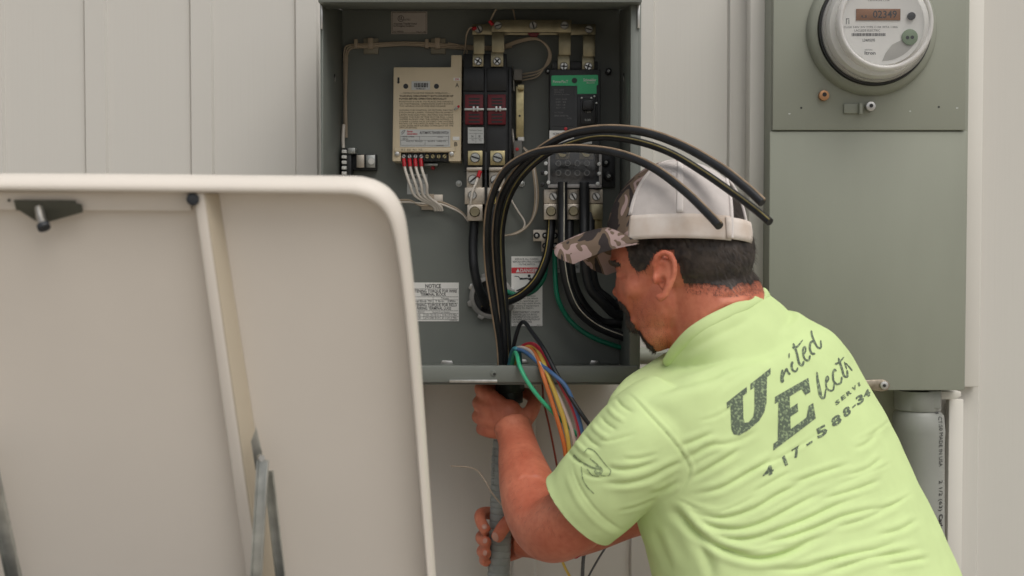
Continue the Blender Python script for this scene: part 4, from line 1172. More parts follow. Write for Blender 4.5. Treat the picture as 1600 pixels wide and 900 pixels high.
# --- torso under the shirt
SEC = [  # left px, right px, out left, out right, half thickness m
    ((1030, 590), (1212, 480), .43, .32, .062),
    ((992, 640), (1262, 510), .47, .29, .085),
    ((992, 690), (1302, 562), .47, .28, .100),
    ((1012, 755), (1350, 645), .46, .28, .110),
    ((1030, 825), (1397, 745), .46, .29, .115),
    ((1046, 895), (1432, 838), .47, .31, .120),
    ((1062, 975), (1470, 925), .48, .33, .125),
    ((1085, 1060), (1500, 1010), .49, .35, .125)]
def torso(mb, secs, shrink=1.0, n=48, ex=.86):
    vs, fs = [], []
    cs = [(P(*a, oa) + P(*b, ob)) / 2 for a, b, oa, ob, t in secs]
    m = len(secs)
    K = 5
    rows = []
    for (a, b, oa, ob, t), c_ in zip(secs, cs):
        rows.append(np.concatenate([np.array(c_), np.array((P(*b, ob) - P(*a, oa)) / 2) * shrink, [t * shrink]]))
    rows = crom(rows, K)
    for i, r_ in enumerate(rows):
        c_, ax, t = V(r_[:3].tolist()), V(r_[3:6].tolist()), r_[6]
        sp = V((rows[min(i + 1, len(rows) - 1)][:3] - rows[max(i - 1, 0)][:3]).tolist()).normalized()
        bx = sp.cross(ax).normalized()
        if bx.y > 0: bx = -bx
        for k in range(n):
            q = 2 * math.pi * k / n
            cx_, sx_ = math.cos(q), math.sin(q)
            vs.append(c_ + ax * (math.copysign(abs(cx_) ** ex, cx_)) + bx * (t * math.copysign(abs(sx_) ** ex, sx_)))
    L_ = len(rows)
    for i in range(L_ - 1):
        for k in range(n):
            a, b = i * n + k, i * n + (k + 1) % n
            fs.append((a, b, b + n, a + n))
    fs.append(tuple(range(n - 1, -1, -1))); fs.append(tuple(range((L_ - 1) * n, L_ * n)))
    mb.add(vs, fs)
torso(bod, SEC[1:], .90)
# --- left arm (near): shoulder, elbow, wrist
LARM = [(1035, 690, .46, 66), (985, 735, .46, 62), (930, 782, .45, 57), (885, 818, .43, 54), (858, 826, .40, 52), (838, 800, .36, 50), (826, 765, .32, 46), (815, 725, .26, 37), (808, 690, .21, 30), (800, 664, .185, 30)]
tubepx(bod, LARM, 24, 6)
bod.ell(P(858, 842, .40), (.034, .032, .027), None, 20)
# --- right arm (far side, reaches in front of the belly)
tubepx(bod, [(1270, 600, .28, 60), (1200, 720, .24, 55), (1110, 780, .22, 44), (1000, 800, .20, 36), (920, 828, .17, 36), (865, 846, .135, 32), (832, 846, .105, 26), (812, 842, .095, 28)], 22, 6)
# --- left hand round the top of the conduit
def fing(pts, k=5): tubepx(bod, pts, 12, k)
bod.ell(P(793, 652, .168), (.026, .017, .030), Matrix.Rotation(.15, 3, 'Y'), 22)
bod.ell(P(776, 640, .160), (.020, .016, .026), Matrix.Rotation(.1, 3, 'Y'), 20)
fing([(786, 636, .166, 12), (768, 620, .163, 12), (755, 611, .148, 11.5), (752, 606, .122, 11), (764, 603, .096, 10.5), (784, 602, .086, 9)])
fing([(784, 650, .168, 12), (763, 638, .164, 12), (750, 632, .146, 11.5), (750, 628, .120, 11), (764, 625, .096, 10.5), (786, 624, .088, 9)])
fing([(784, 664, .166, 12), (762, 656, .160, 12), (749, 652, .144, 11.5), (750, 649, .118, 11), (763, 647, .096, 10), (782, 646, .090, 9)])
fing([(786, 677, .162, 11), (766, 674, .156, 11), (754, 671, .140, 10), (755, 669, .116, 10), (766, 667, .098, 9), (780, 666, .092, 8)])
fing([(806, 672, .172, 14), (824, 652, .170, 13), (834, 634, .155, 12), (834, 622, .130, 11), (826, 616, .108, 10), (812, 612, .100, 8)])
# --- right hand round the conduit lower down: fingers from behind, thumb in front
bod.ell(P(814, 838, .098), (.020, .020, .030), None, 20)
FT = [(800, 752, 800, 762, 828), (824, 752, 838, 764, 848), (846, 753, 860, 764, 868), (864, 755, 872, 763, 880)]
fing([(812, 818, .095, 11), (792, 808, .082, 10.5), (767, 802, .085, 10.5), (752, 803, .107, 10), (751, 814, .128, 9.5), (758, 827, .141, 9.5), (762, 832, .144, 8.5)])
fing([(812, 834, .092, 11), (790, 834, .080, 10.5), (766, 835, .084, 10.5), (753, 838, .106, 10), (753, 843, .126, 9.5), (761, 848, .142, 9.5), (765, 849, .145, 8.5)])
fing([(812, 850, .092, 10.5), (790, 854, .080, 10), (766, 857, .084, 10), (754, 860, .106, 9.5), (754, 863, .126, 9), (761, 866, .140, 9), (764, 867, .143, 8)])
fing([(814, 862, .094, 9.5), (792, 870, .082, 9), (768, 873, .086, 9), (757, 875, .106, 8.5), (757, 877, .124, 8), (761, 879, .136, 8)])
fing([(822, 826, .112, 13), (812, 812, .132, 12.5), (800, 811, .146, 12), (788, 822, .153, 11.5), (779, 836, .152, 11), (774, 843, .150, 9.5)])
bme = remesh(bod, 'body', .0026, 8)
# skin relief: knuckle creases, neck folds, forearm unevenness
A = coords(bme); NV = normals(bme)
px_ = proj(A)
def relief(A, NV, px_, strokes, vis):
    d_ = np.zeros(len(A))
    for pl, w, h in strokes:
        pl = crom(pl, 6)
        lo, hi = pl.min(0) - 3 * w, pl.max(0) + 3 * w
        k = np.where((px_[:, 0] > lo[0]) & (px_[:, 0] < hi[0]) & (px_[:, 1] > lo[1]) & (px_[:, 1] < hi[1]) & vis)[0]
        if not len(k): continue
        dd, tt = dist_poly(px_[k], pl)
        d_[k] += h * np.exp(-(dd / w) ** 2) * np.sin(np.clip(np.minimum(tt, 1 - tt) * 3.2, 0, 1) * math.pi / 2) ** 2
    return A + NV * d_[:, None]
view = np.array(CAM) - A
view /= np.linalg.norm(view, axis=1)[:, None]
vis = (NV * view).sum(1) > .12
near_head = vis & (A[:, 1] < -HO + .01)
cr = [([(1180, 452), (1150, 462), (1118, 466)], 3.5, -.0022), ([(1186, 470), (1158, 480), (1125, 486), (1100, 500)], 4, -.0024), ([(1183, 461), (1155, 470), (1120, 476)], 4, .0016),
      ([(1040, 470), (1046, 500), (1052, 530)], 5, -.0016), ([(1005, 470), (1000, 490), (1004, 510)], 3, -.0012), ([(1075, 500), (1068, 530), (1062, 560)], 6, -.002),
      ([(962, 430), (972, 432), (981, 429)], 3.4, -.0035), ([(960, 422), (970, 421), (983, 424)], 2.2, -.001), ([(982, 462), (988, 474), (988, 486)], 2.4, -.0014), ([(973, 494), (983, 496), (992, 494)], 2, -.002),
      ([(1036, 430), (1034, 442), (1030, 448)], 4, -.006), ([(1040, 404), (1047, 412), (1047, 430), (1042, 444)], 2, -.0016)]
A = relief(A, NV, px_, cr, near_head)
hs_cr = [([(755, 598 + i * 21), (764, 604 + i * 21), (768, 615 + i * 21)], 2.2, -.0016) for i in range(3)] + [([(772, 628 + 20 * i), (784, 630 + 20 * i)], 2.5, -.0012) for i in range(3)] + \
        [([(751, 812), (757, 816), (764, 814)], 1.6, -.0012), ([(792, 812), (800, 820), (806, 828)], 2, -.0012), ([(784, 818), (790, 826)], 1.6, -.001),
         ([(800, 700), (830, 696)], 6, -.001), ([(835, 705), (838, 745), (850, 790)], 8, .0022), ([(812, 720), (818, 765), (832, 800)], 9, .002), ([(845, 770), (870, 800), (905, 800)], 10, -.0025)]
A = relief(A, NV, px_, hs_cr, vis & ~near_head)
setco(bme, A)
bme.materials.append(SKIN)
body = place('body', bme, man)
bvh_body = BVHTree.FromPolygons([tuple(v) for v in A], [tuple(p.vertices) for p in bme.polygons])
# eye and nails
EYE = mat('eye_white', (.55, .50, .46), .25)
NAIL = mat('nail', (.56, .30, .23), .3)
def nail(px, py, w, h, ang):
    c_ = P(px, py, .3)
    d_ = (c_ - CAM).normalized()
    hit = bvh_body.ray_cast(CAM, d_)
    if hit[0] is None: return
    p, nn = hit[0], hit[1]
    q = nn.to_track_quat('Z', 'Y').to_matrix() @ Matrix.Rotation(ang, 3, 'Z')
    s1 = S(.14)
    MB().ell(p + nn * .0002, (w * s1, h * s1, .0011), q, 16).build('fingernail', NAIL, body)
nail(774, 839, 5.5, 7.5, .4); nail(757, 823, 4.2, 5, .2); nail(758, 845, 4, 4.6, .3); nail(758, 864, 3.8, 4.4, .3)

# ------------------------------------------------------------------ T-shirt
sh = MB()
SSEC = [((1012, 600), (1226, 486), .45, .315, .080), ((968, 634), (1268, 516), .48, .285, .100), ((972, 690), (1312, 572), .485, .275, .112), ((992, 755), (1355, 652), .475, .275, .122), ((1018, 825), (1402, 750), .475, .285, .126),
    ((1036, 895), (1446, 842), .48, .305, .130), ((1052, 975), (1486, 928), .49, .325, .134), ((1072, 1060), (1520, 1010), .50, .345, .136)]
torso(sh, SSEC, 1.0, 64)
tubepx(sh, [(1055, 655, .45, 78), (1020, 680, .465, 82), (985, 712, .47, 80), (950, 750, .468, 74), (925, 778, .460, 71), (912, 790, .455, 69), (890, 808, .448, 68)], 36, 6)
tubepx(sh, [(1265, 575, .29, 60), (1225, 680, .25, 62), (1180, 740, .23, 60)], 24, 6)
# neck opening: a ring round the neck, flaring down into the shoulders
CR = np.array([tuple(P(*q)) for q in ((1044, 569, .405), (1058, 548, .432), (1080, 524, .452), (1108, 505, .458), (1138, 490, .448), (1169, 476, .425), (1197, 461, .37), (1192, 461, .325), (1150, 485, .298), (1105, 520, .295), (1068, 552, .325), (1046, 569, .37))])
def closed(p_, n=96):
    q = np.vstack([p_[-2:], p_, p_[:3]])
    c_ = crom(q, 12)[24:24 + 12 * len(p_)]
    return c_[np.linspace(0, len(c_) - 1, n).astype(int)]
ring = closed(CR, 72)
cen = ring.mean(0)
nN = V(np.cross(ring[0] - cen, ring[18] - cen).tolist()).normalized()
if nN.z < 0: nN = -nN
vs_, fs_ = [], []
prof_ = ((1.0, .004), (1.0, 0.0), (1.03, .010), (1.08, .026), (1.13, .050), (1.16, .085))
spn = np.array((P(1290, 800, .385) - V(cen.tolist())).normalized())
for k_, d_ in prof_:
    vs_ += [tuple(cen + (p - cen) * k_ + (spn * d_ if k_ > 1 or d_ == 0 else np.array(nN) * d_)) for p in ring]
n_ = len(ring)
for i in range(len(prof_) - 1):
    fs_ += [(i * n_ + k, i * n_ + (k + 1) % n_, (i + 1) * n_ + (k + 1) % n_, (i + 1) * n_ + k) for k in range(n_)]
fs_ += [tuple(range(n_)), tuple(range((len(prof_) - 1) * n_, len(prof_) * n_))[::-1]]
sh.add(vs_, fs_)
sme = remesh(sh, 't_shirt', .0027, 16)
A = coords(sme); NV = normals(sme)
px_ = proj(A)
view = np.array(CAM) - A
view /= np.linalg.norm(view, axis=1)[:, None]
vis = (NV * view).sum(1) > .05
def Z(pts): return [(1000 + x / 3.2, 640 + y / 3.2) for x, y in pts]
def Y(pts): return [(860 + x / 3.0, 560 + y / 3.0) for x, y in pts]
folds = []
def fold(pts, w, h):
    pts = np.asarray(pts, float)
    w *= .85; h *= .85
    folds.append((pts, w, -h))                        # valley
    t = np.gradient(pts, axis=0); nrm = np.stack([t[:, 1], -t[:, 0]], 1); nrm /= np.linalg.norm(nrm, axis=1)[:, None] + 1e-9
    folds.append((pts + nrm * w * 1.9, w * 1.2, h * .75))    # ridge above it
    folds.append((pts - nrm * w * 1.9, w * 1.2, h * .55))
fold(Z([(150, 480), (200, 520), (270, 600), (380, 680), (520, 735), (640, 742), (760, 705), (870, 650), (1000, 605)]), 6.5, .0062)
fold(Z([(190, 460), (300, 520), (420, 540), (560, 500), (680, 430), (800, 370), (950, 290)]), 5, .0034)
fold(Z([(230, 480), (330, 570), (470, 600), (600, 570), (720, 510), (860, 440), (1050, 370)]), 5, .0034)
fold(Z([(300, 600), (430, 645), (560, 645), (700, 600), (850, 540), (1000, 470), (1180, 400)]), 5, .0034)
fold(Z([(220, 430), (380, 400), (500, 340), (620, 270), (700, 225)]), 5, .0030)
fold(Z([(230, 360), (330, 300), (430, 240), (520, 180)]), 5, .0030)
fold(Z([(215, 260), (320, 190), (420, 150)]), 5, .0026)
fold(Z([(180, 190), (290, 150), (380, 110)]), 5, .0024)
fold(Z([(560, 660), (720, 645), (860, 600), (1000, 540), (1150, 500), (1280, 455)]), 5, .0032)
fold(Z([(560, 790), (760, 800), (900, 770), (1030, 730), (1200, 690), (1330, 640)]), 6, .0036)
fold(Z([(850, 830), (1000, 790), (1150, 740), (1300, 720), (1440, 690)]), 6, .0034)
fold(Z([(700, 380), (820, 345), (940, 305), (1080, 260)]), 4.5, .0022)
fold(Z([(860, 460), (1000, 425), (1120, 385), (1220, 340)]), 4.5, .0024)
fold(Z([(1000, 340), (1130, 300), (1220, 230)]), 4.5, .0020)
fold(Z([(1050, 200), (1130, 170), (1200, 90)]), 5, .0016)
fold(Z([(900, 600), (1080, 560), (1220, 500), (1340, 440)]), 5, .0024)
fold(Z([(1150, 640), (1300, 600), (1400, 540)]), 5, .0022)
fold(Z([(1200, 780), (1330, 760), (1460, 740)]), 5, .0026)
fold(Z([(540, 430), (660, 360), (780, 300)]), 4, .0016)
fold(Z([(120, 480), (220, 560), (330, 720), (380, 900)]), 9, .0035)
fold(Z([(60, 560), (120, 700), (170, 840)]), 8, .0025)
fold(Y([(250, 505), (330, 520), (420, 508), (520, 470)]), 4.5, .0026)
fold(Y([(210, 575), (330, 585), (450, 562), (560, 505), (650, 470)]), 5, .0030)
fold(Y([(330, 470), (420, 470), (520, 440)]), 4, .0016)
fold(Y([(450, 640), (540, 610), (620, 560)]), 5, .0022)
fold([(1110, 620), (1150, 590), (1200, 566)], 6, .0012)
fold([(1060, 612), (1100, 598), (1150, 590)], 8, .0014)
fold([(1062, 560), (1100, 535), (1150, 510), (1185, 490)], 7, .0014)
fold([(1092, 700), (1150, 690), (1190, 668)], 5, .0014)
for (a, b, c_, w, h) in (((1046, 776), (1120, 800), (1190, 770), 3, .0012), ((1090, 850), (1180, 862), (1280, 838), 3.5, .0014), ((1150, 745), (1220, 715), (1290, 670), 3, .001), ((1250, 880), (1330, 868), (1420, 846), 3.5, .0015),
                       ((1320, 700), (1370, 672), (1396, 650), 3, .0008), ((1300, 760), (1350, 742), (1400, 720), 3, .001), ((1340, 800), (1390, 790), (1430, 768), 3, .001), ((1085, 660), (1120, 650), (1150, 632), 3.5, .0009),
                       ((1072, 720), (1110, 700), (1140, 690), 3, .001), ((930, 690), (960, 688), (1000, 676), 3.4, .0012), ((905, 735), (930, 745), (975, 742), 3.4, .0012), ((960, 800), (1000, 790), (1040, 770), 3.2, .0012)):
    fold([a, b, c_], w, h)
# crimps along the top edge of the sleeve
for i in range(7):
    x, y = 968 - i * 12.5, 632 + i * 13.5
    folds.append((np.array([(x - 8, y - 12), (x + 6, y + 4), (x + 26, y + 16)], float), 3.2, .0026 * (1 if i % 2 else -1)))
# armhole seam and hem ridge
seam = np.array(Y([(330, 168), (380, 180), (450, 250), (560, 370), (640, 480), (652, 540), (610, 620), (520, 670)]), float)
folds.append((seam, 2.6, -.0018)); folds.append((seam + [3.6, -1.5], 2.6, .0016))
hem_in = np.array([(895, 718), (900, 745), (915, 775), (938, 803), (962, 822), (985, 830)], float)
folds.append((hem_in, 2.0, -.0014))
hem_c = np.array([(884, 722), (888, 748), (903, 781), (928, 812), (955, 830), (978, 836)], float)
folds.append((hem_c, 4.5, .0012))
A = relief(A, NV, px_, [(p, w, h) for p, w, h in folds], vis)
# soft overall unevenness of the cloth
nzv = np.array([mnoise.noise(V((a[0] * 14, a[1] * 14, a[2] * 14))) + .5 * mnoise.noise(V((a[0] * 34, a[1] * 34, a[2] * 34))) for a in A])
A = A + NV * (nzv * .0022)[:, None]
setco(sme, A)
# open the cuff and the neck
bm = bmesh.new(); bm.from_mesh(sme)
cuff_c = P(905, 795, .452); cuff_n = (P(880, 816, .446) - P(950, 750, .468)).normalized()
def cut(bm, co, no, sel):
    geom = [v for v in bm.verts if sel(v.co)]
    gs = set(geom)
    fs = [f for f in bm.faces if all(v in gs for v in f.verts)]
    es = list({e for f in fs for e in f.edges})
    bmesh.ops.bisect_plane(bm, geom=geom + es + fs, dist=1e-5, plane_co=co, plane_no=no, clear_outer=True)
cut(bm, cuff_c, cuff_n, lambda c_: (c_ - cuff_c).length < .12)
bm.to_mesh(sme); bm.free()
sme.materials.append(SHIRT)
shirt = place('t_shirt', sme, man)
sd_ = shirt.modifiers.new('thickness', 'SOLIDIFY'); sd_.thickness = .0018; sd_.offset = 1
SHW = coords(sme) + np.array(WL['t_shirt'])
bvh_s = BVHTree.FromPolygons([tuple(v) for v in SHW], [tuple(p.vertices) for p in sme.polygons])
# ------------------------------------------------------------------ print on the shirt
PRINT = mat('worn_print', (.115, .145, .105), .8, var=.0, vscale=300, col2=(.34, .43, .24), spec=.2)
_r = [n_ for n_ in PRINT.node_tree.nodes if n_.type == 'MAP_RANGE'][0]
_r.inputs[1].default_value = .50; _r.inputs[2].default_value = .68
PRINT2 = mat('faint_print', (.20, .255, .14), .8, var=.0, vscale=300, col2=(.42, .53, .27), spec=.2)
def on_shirt(px, py, lift=.0024):
    d_ = ray(px, py).normalized()
    h = bvh_s.ray_cast(CAM, d_)
    return None if h[0] is None else h[0] + h[1] * (lift if h[1].dot(d_) < 0 else -lift)
def slab_U():
    return [[(0, 1), (.46, 1), (.46, .86), (.37, .86), (.37, .36), (.40, .22), (.50, .17), (.60, .22), (.63, .36), (.63, .86), (.54, .86), (.54, 1), (1, 1), (1, .86), (.92, .86), (.92, .32), (.87, .14), (.74, .03), (.50, 0), (.26, .03), (.13, .14), (.08, .32), (.08, .86), (0, .86)]]
def slab_E():
    return [[(0, 0), (0, .13), (.10, .13), (.10, .87), (0, .87), (0, 1), (.98, 1), (.98, .66), (.84, .66), (.76, .84), (.42, .84), (.42, .60), (.62, .60), (.62, .42), (.42, .42), (.42, .17), (.80, .17), (.88, .38), (1, .38), (1, 0)]]
def shirt_print(items):
    bm = bmesh.new()
    for kind, quad, step in items:
        if isinstance(kind, str):
            v, f = text_verts(kind, .045)
            lo, hi = v.min(0), v.max(0)
            uv = (v - lo) / (hi - lo)
            polys = [[tuple(uv[i]) for i in q] for q in f]
        else:
            polys = kind
        b2 = bmesh.new()
        cache = {}
        for q in polys:
            vs = []
            for p in q:
                key = (round(p[0], 5), round(p[1], 5))
                if key not in cache: cache[key] = b2.verts.new((p[0], p[1], 0))
                if cache[key] not in vs: vs.append(cache[key])
            try:
                if len(vs) > 2: b2.faces.new(vs)
            except ValueError: pass
        bl, br, tr, tl = [np.array(q, float) for q in quad]
        for ax, nn in ((0, int(np.linalg.norm(br - bl) / step) + 1), (1, int(np.linalg.norm(tl - bl) / step) + 1)):
            for i in range(1, nn):
                co = [0, 0, 0]; co[ax] = i / nn
                no = [0, 0, 0]; no[ax] = 1
                bmesh.ops.bisect_plane(b2, geom=b2.verts[:] + b2.edges[:] + b2.faces[:], dist=1e-6, plane_co=co, plane_no=no)
        bmesh.ops.triangulate(b2, faces=[f_ for f_ in b2.faces if len(f_.verts) > 4])
        dead = []
        for vv in b2.verts:
            u, w = vv.co.x, vv.co.y
            p = (bl * (1 - u) + br * u) * (1 - w) + (tl * (1 - u) + tr * u) * w
            q = on_shirt(*p)
            if q is None: dead.append(vv)
            else: vv.co = q
        bmesh.ops.delete(b2, geom=dead, context='VERTS')
        # drop faces stretched over the silhouette
        bmesh.ops.delete(b2, geom=[f_ for f_ in b2.faces if max(e.calc_length() for e in f_.edges) > .02], context='FACES')
        tm = bpy.data.meshes.new('tmp'); b2.to_mesh(tm); b2.free()
        bm.from_mesh(tm); bpy.data.meshes.remove(tm)
    me = bpy.data.meshes.new('shirt_print'); bm.to_mesh(me); bm.free()
    me.materials.append(PRINT)
    me.polygons.foreach_set('use_smooth', [True] * len(me.polygons))
    return tag(place('shirt_print', me, shirt), kind='stuff')
def q7(*pts): return [(1100 + x / 3.2156, 480 + y / 3.2156) for x, y in pts]
items = [(slab_U(), q7((120, 690), (325, 540), (330, 308), (110, 480)), 5), (slab_E(), q7((343, 722), (556, 560), (522, 355), (352, 452)), 5)]
def q2(*pts): return [(1180 + x / 5.626, 600 + y / 5.626) for x, y in pts]
for ch, bl, br, up in (('4', (62, 832), (158, 788), (-10, -78)), ('1', (256, 724), (282, 710), (-30, -78)), ('7', (335, 664), (402, 622), (-26, -88)), ('-', (445, 548), (497, 516), (-4, -14)),
                       ('5', (545, 488), (634, 436), (-28, -84)), ('8', (672, 390), (757, 340), (-24, -82)), ('8', (775, 306), (838, 264), (-24, -76)), ('-', (845, 220), (876, 192), (-4, -13)),
                       ('3', (890, 198), (952, 160), (-22, -76)), ('4', (950, 138), (1006, 104), (-18, -60)),
                       ('S', (700, 194), (738, 166), (-14, -34)), ('E', (752, 152), (788, 124), (-14, -34)), ('R', (800, 112), (838, 84), (-14, -34)), ('V', (850, 70), (884, 44), (-14, -34)), ('I', (900, 28), (914, 18), (-12, -32))):
    tl, tr = (bl[0] + up[0], bl[1] + up[1]), (br[0] + up[0], br[1] + up[1])
    items.append((ch, q2(bl, br, tr, tl), 3.5))
shirt_print(items)
# brush lettering and the line drawing on the sleeve: strokes laid on the cloth
def q1(pts): return [(1210 + x / 6.92, 510 + y / 6.92) for x, y in pts]
def brush(mbs, pts, w0, w1):
    c_ = crom(pts, 7)
    tg = np.gradient(c_, axis=0); nn_ = np.stack([-tg[:, 1], tg[:, 0]], 1); nn_ /= np.linalg.norm(nn_, axis=1)[:, None] + 1e-9
    ww = np.linspace(w0, w1, len(c_)) * np.clip(np.minimum(np.arange(len(c_)), np.arange(len(c_))[::-1]) * .5 + .35, 0, 1)
    rows = [[on_shirt(*(p + q * w * k)) for k in (.5, 0, -.5)] for p, q, w in zip(c_, nn_, ww)]
    for r0, r1 in zip(rows, rows[1:]):
        for k in (0, 1):
            g4 = [r0[k], r1[k], r1[k + 1], r0[k + 1]]
            if all(x is not None for x in g4): mbs.add(g4, [(0, 1, 2, 3)])
mbr = MB()
for pts, w0, w1 in (([(76, 615), (70, 540), (78, 470)], 6.4, 3.2), ([(80, 560), (105, 490), (122, 465), (135, 500), (162, 525)], 2.6, 3.6), ([(186, 385), (174, 430), (190, 482), (225, 488), (242, 448)], 4.2, 2.4), ([(152, 300), (147, 352)], 3.0, 1.6),
                    ([(198, 195), (230, 290), (255, 400), (290, 424), (306, 380)], 3.6, 3.6), ([(188, 245), (240, 232), (302, 158)], 4.2, 1.8), ([(304, 312), (326, 270), (322, 232), (302, 248), (298, 305), (320, 362), (358, 370), (374, 318)], 2.6, 3.2),
                    ([(440, 205), (412, 172), (380, 192), (372, 250), (395, 300), (432, 300)], 3.4, 3.6), ([(390, 55), (406, 130), (450, 226), (490, 238), (490, 160)], 3.2, 2.8),
                    ([(448, 495), (458, 600), (490, 772)], 2.6, 6.2), ([(486, 768), (526, 772), (545, 676)], 5.0, 2.0), ([(545, 622), (572, 574), (560, 545), (545, 582), (550, 660), (582, 696), (622, 688), (634, 616)], 2.6, 2.8),
                    ([(655, 492), (636, 474), (620, 510), (626, 590), (660, 626), (706, 612), (716, 548)], 3.4, 3.0), ([(678, 346), (715, 460), (740, 540), (776, 545), (772, 478)], 3.6, 3.2), ([(640, 416), (690, 392), (738, 336)], 3.8, 2.0),
                    ([(742, 388), (768, 470)], 1.8, 2.4), ([(756, 400), (796, 446), (828, 486)], 1.8, 2.6)):
    brush(mbr, q1(pts), w0, w1)
tag(mbr.build('brush_lettering', PRINT, shirt, smooth=0, fix=False), kind='stuff')
mbs = MB()
for pts, w in (([(115, 455), (150, 485), (200, 512), (243, 518)], 3.0), ([(165, 440), (185, 425), (215, 440), (255, 490), (284, 528), (270, 548), (240, 545)], 1.5), ([(150, 510), (155, 560), (175, 600), (206, 632)], 1.6),
               ([(215, 508), (235, 512), (243, 530), (225, 540), (210, 525)], 4.0), ([(190, 470), (225, 500), (236, 525)], 2.0), ([(175, 520), (200, 545), (230, 550)], 1.4)):
    c_ = crom(Y(pts), 6)
    tg = np.gradient(c_, axis=0); nn_ = np.stack([-tg[:, 1], tg[:, 0]], 1); nn_ /= np.linalg.norm(nn_, axis=1)[:, None]
    L_ = [on_shirt(*(p + q * w / 2)) for p, q in zip(c_, nn_)]; R_ = [on_shirt(*(p - q * w / 2)) for p, q in zip(c_, nn_)]
    for i in range(len(c_) - 1):
        g4 = [L_[i], L_[i + 1], R_[i + 1], R_[i]]
        if all(x is not None for x in g4): mbs.add(g4, [(0, 1, 2, 3)])
tag(mbs.build('sleeve_print', PRINT2, shirt, smooth=0), kind='stuff')

# collar ribbing round the neck opening
up_n = np.array(nN)
cring = [V((cen + (p - cen) * 1.004 + up_n * .002).tolist()) for p in closed(CR, 80)]
MB().tube(cring + cring[:2], .0085, 12, flat=.36, cap=False, side=tuple(nN)).build('collar', SHIRT, shirt, smooth=1.2)

# ------------------------------------------------------------------ hair and beard: scalp-hugging shell plus strands
FC = [tuple(p.vertices) for p in bme.polygons]
BW = coords(bme) + np.array(WL['body'])
BN = normals(bme)
BP = proj(BW)
HEADV = np.where((BP[:, 0] > 940) & (BP[:, 0] < 1220) & (BP[:, 1] > 380) & (BP[:, 1] < 570))[0]
def hair_patch(name, polys, count, length, lean, lift=.0022, region=None, seed=1, shell=True, wd=.00045, mess=.35):
    rnd = random.Random(seed)
    sel = np.zeros(len(BW), bool)
    jit = np.zeros_like(BP)
    for i in HEADV: jit[i] = (4 * mnoise.noise(V((BW[i] * 90).tolist())), 6 * mnoise.noise(V((BW[i] * 70 + 5).tolist())))
    for pl in polys: sel |= inpoly(BP + jit, pl)
    if region is not None: sel &= region
    sel &= ~(inpoly(BP, [(1014, 388), (1060, 388), (1062, 440), (1044, 472), (1018, 472), (1016, 420)]) & (BW[:, 1] < -.436))
    idx = np.where(sel)[0]
    ss = set(idx.tolist())
    fs = [f_ for f_ in FC if all(i in ss for i in f_)]
    rem = {i: k for k, i in enumerate(sorted({i for f_ in fs for i in f_}))}
    keys = list(rem)
    mb = MB()
    if shell: mb.add([BW[i] + BN[i] * (lift * (.5 + .5 * mnoise.noise(V((BW[i] * 160).tolist())))) for i in keys], [tuple(rem[i] for i in f_) for f_ in fs])
    for _ in range(count):
        f_ = fs[rnd.randrange(len(fs))]
        w = [rnd.random() for _ in f_]; sw_ = sum(w)
        p = sum((BW[i] * (a / sw_) for i, a in zip(f_, w)), np.zeros(3)); nn = BN[f_[0]]
        d_ = np.array(lean, float) + np.array([rnd.uniform(-mess, mess) for _ in range(3)])
        d_ = d_ - nn * (d_ @ nn) * .85 + nn * .25
        d_ /= np.linalg.norm(d_)
        l_ = length * rnd.uniform(.5, 1.2)
        sdv = np.cross(d_, nn); sdv /= np.linalg.norm(sdv) + 1e-9
        tip = p + d_ * l_ + nn * .001
        mb.add([p + sdv * wd + nn * .0005, p - sdv * wd + nn * .0005, tip], [(0, 1, 2)])
    return mb.build(name, HAIR, man, smooth=1.0, fix=False)
heady = (BW[:, 1] < -.20)
back_hair = [[(1050, 300), (1050, 398), (1060, 420), (1066, 440), (1085, 446), (1120, 444), (1145, 450), (1160, 444), (1200, 440), (1200, 300)], [(975, 340), (980, 400), (988, 418), (1000, 425), (1012, 418), (1022, 396), (1050, 392), (1050, 300)]]
hair_patch('hair', back_hair, 5200, .012, (.55, -.1, -.8), region=heady)
beard = [[(966, 471), (978, 473), (986, 497), (999, 514), (1014, 531), (1026, 548), (1030, 562), (1004, 560), (980, 520), (960, 490)]]
hair_patch('beard', beard, 900, .006, (-.2, 0, -1), lift=.0018, region=heady, seed=4)
hair_patch('nape_stubble', [[(1060, 425), (1070, 455), (1100, 462), (1150, 466), (1200, 456), (1200, 425)]], 4200, .0032, (.5, -.1, -.8), region=heady, seed=8, shell=False, wd=.00016, mess=.2)
hair_patch('face_stubble', [[(985, 470), (1010, 455), (1028, 475), (1045, 500), (1050, 545), (1020, 548), (1000, 515)]], 1500, .0013, (-.1, 0, -1), region=heady, seed=9, shell=False, wd=.00013, mess=.3)
hair_patch('arm_hair', [[(785, 690), (835, 690), (850, 740), (890, 790), (880, 840), (820, 830), (785, 760)]], 700, .009, (.2, 0, -1), seed=12, shell=False, wd=.00011, mess=.5)
brow = [[(950, 406), (964, 406), (972, 412), (968, 418), (955, 415)]]
hair_patch('eyebrow', brow, 90, .005, (.8, 0, -.2), lift=.001, region=heady, seed=5)

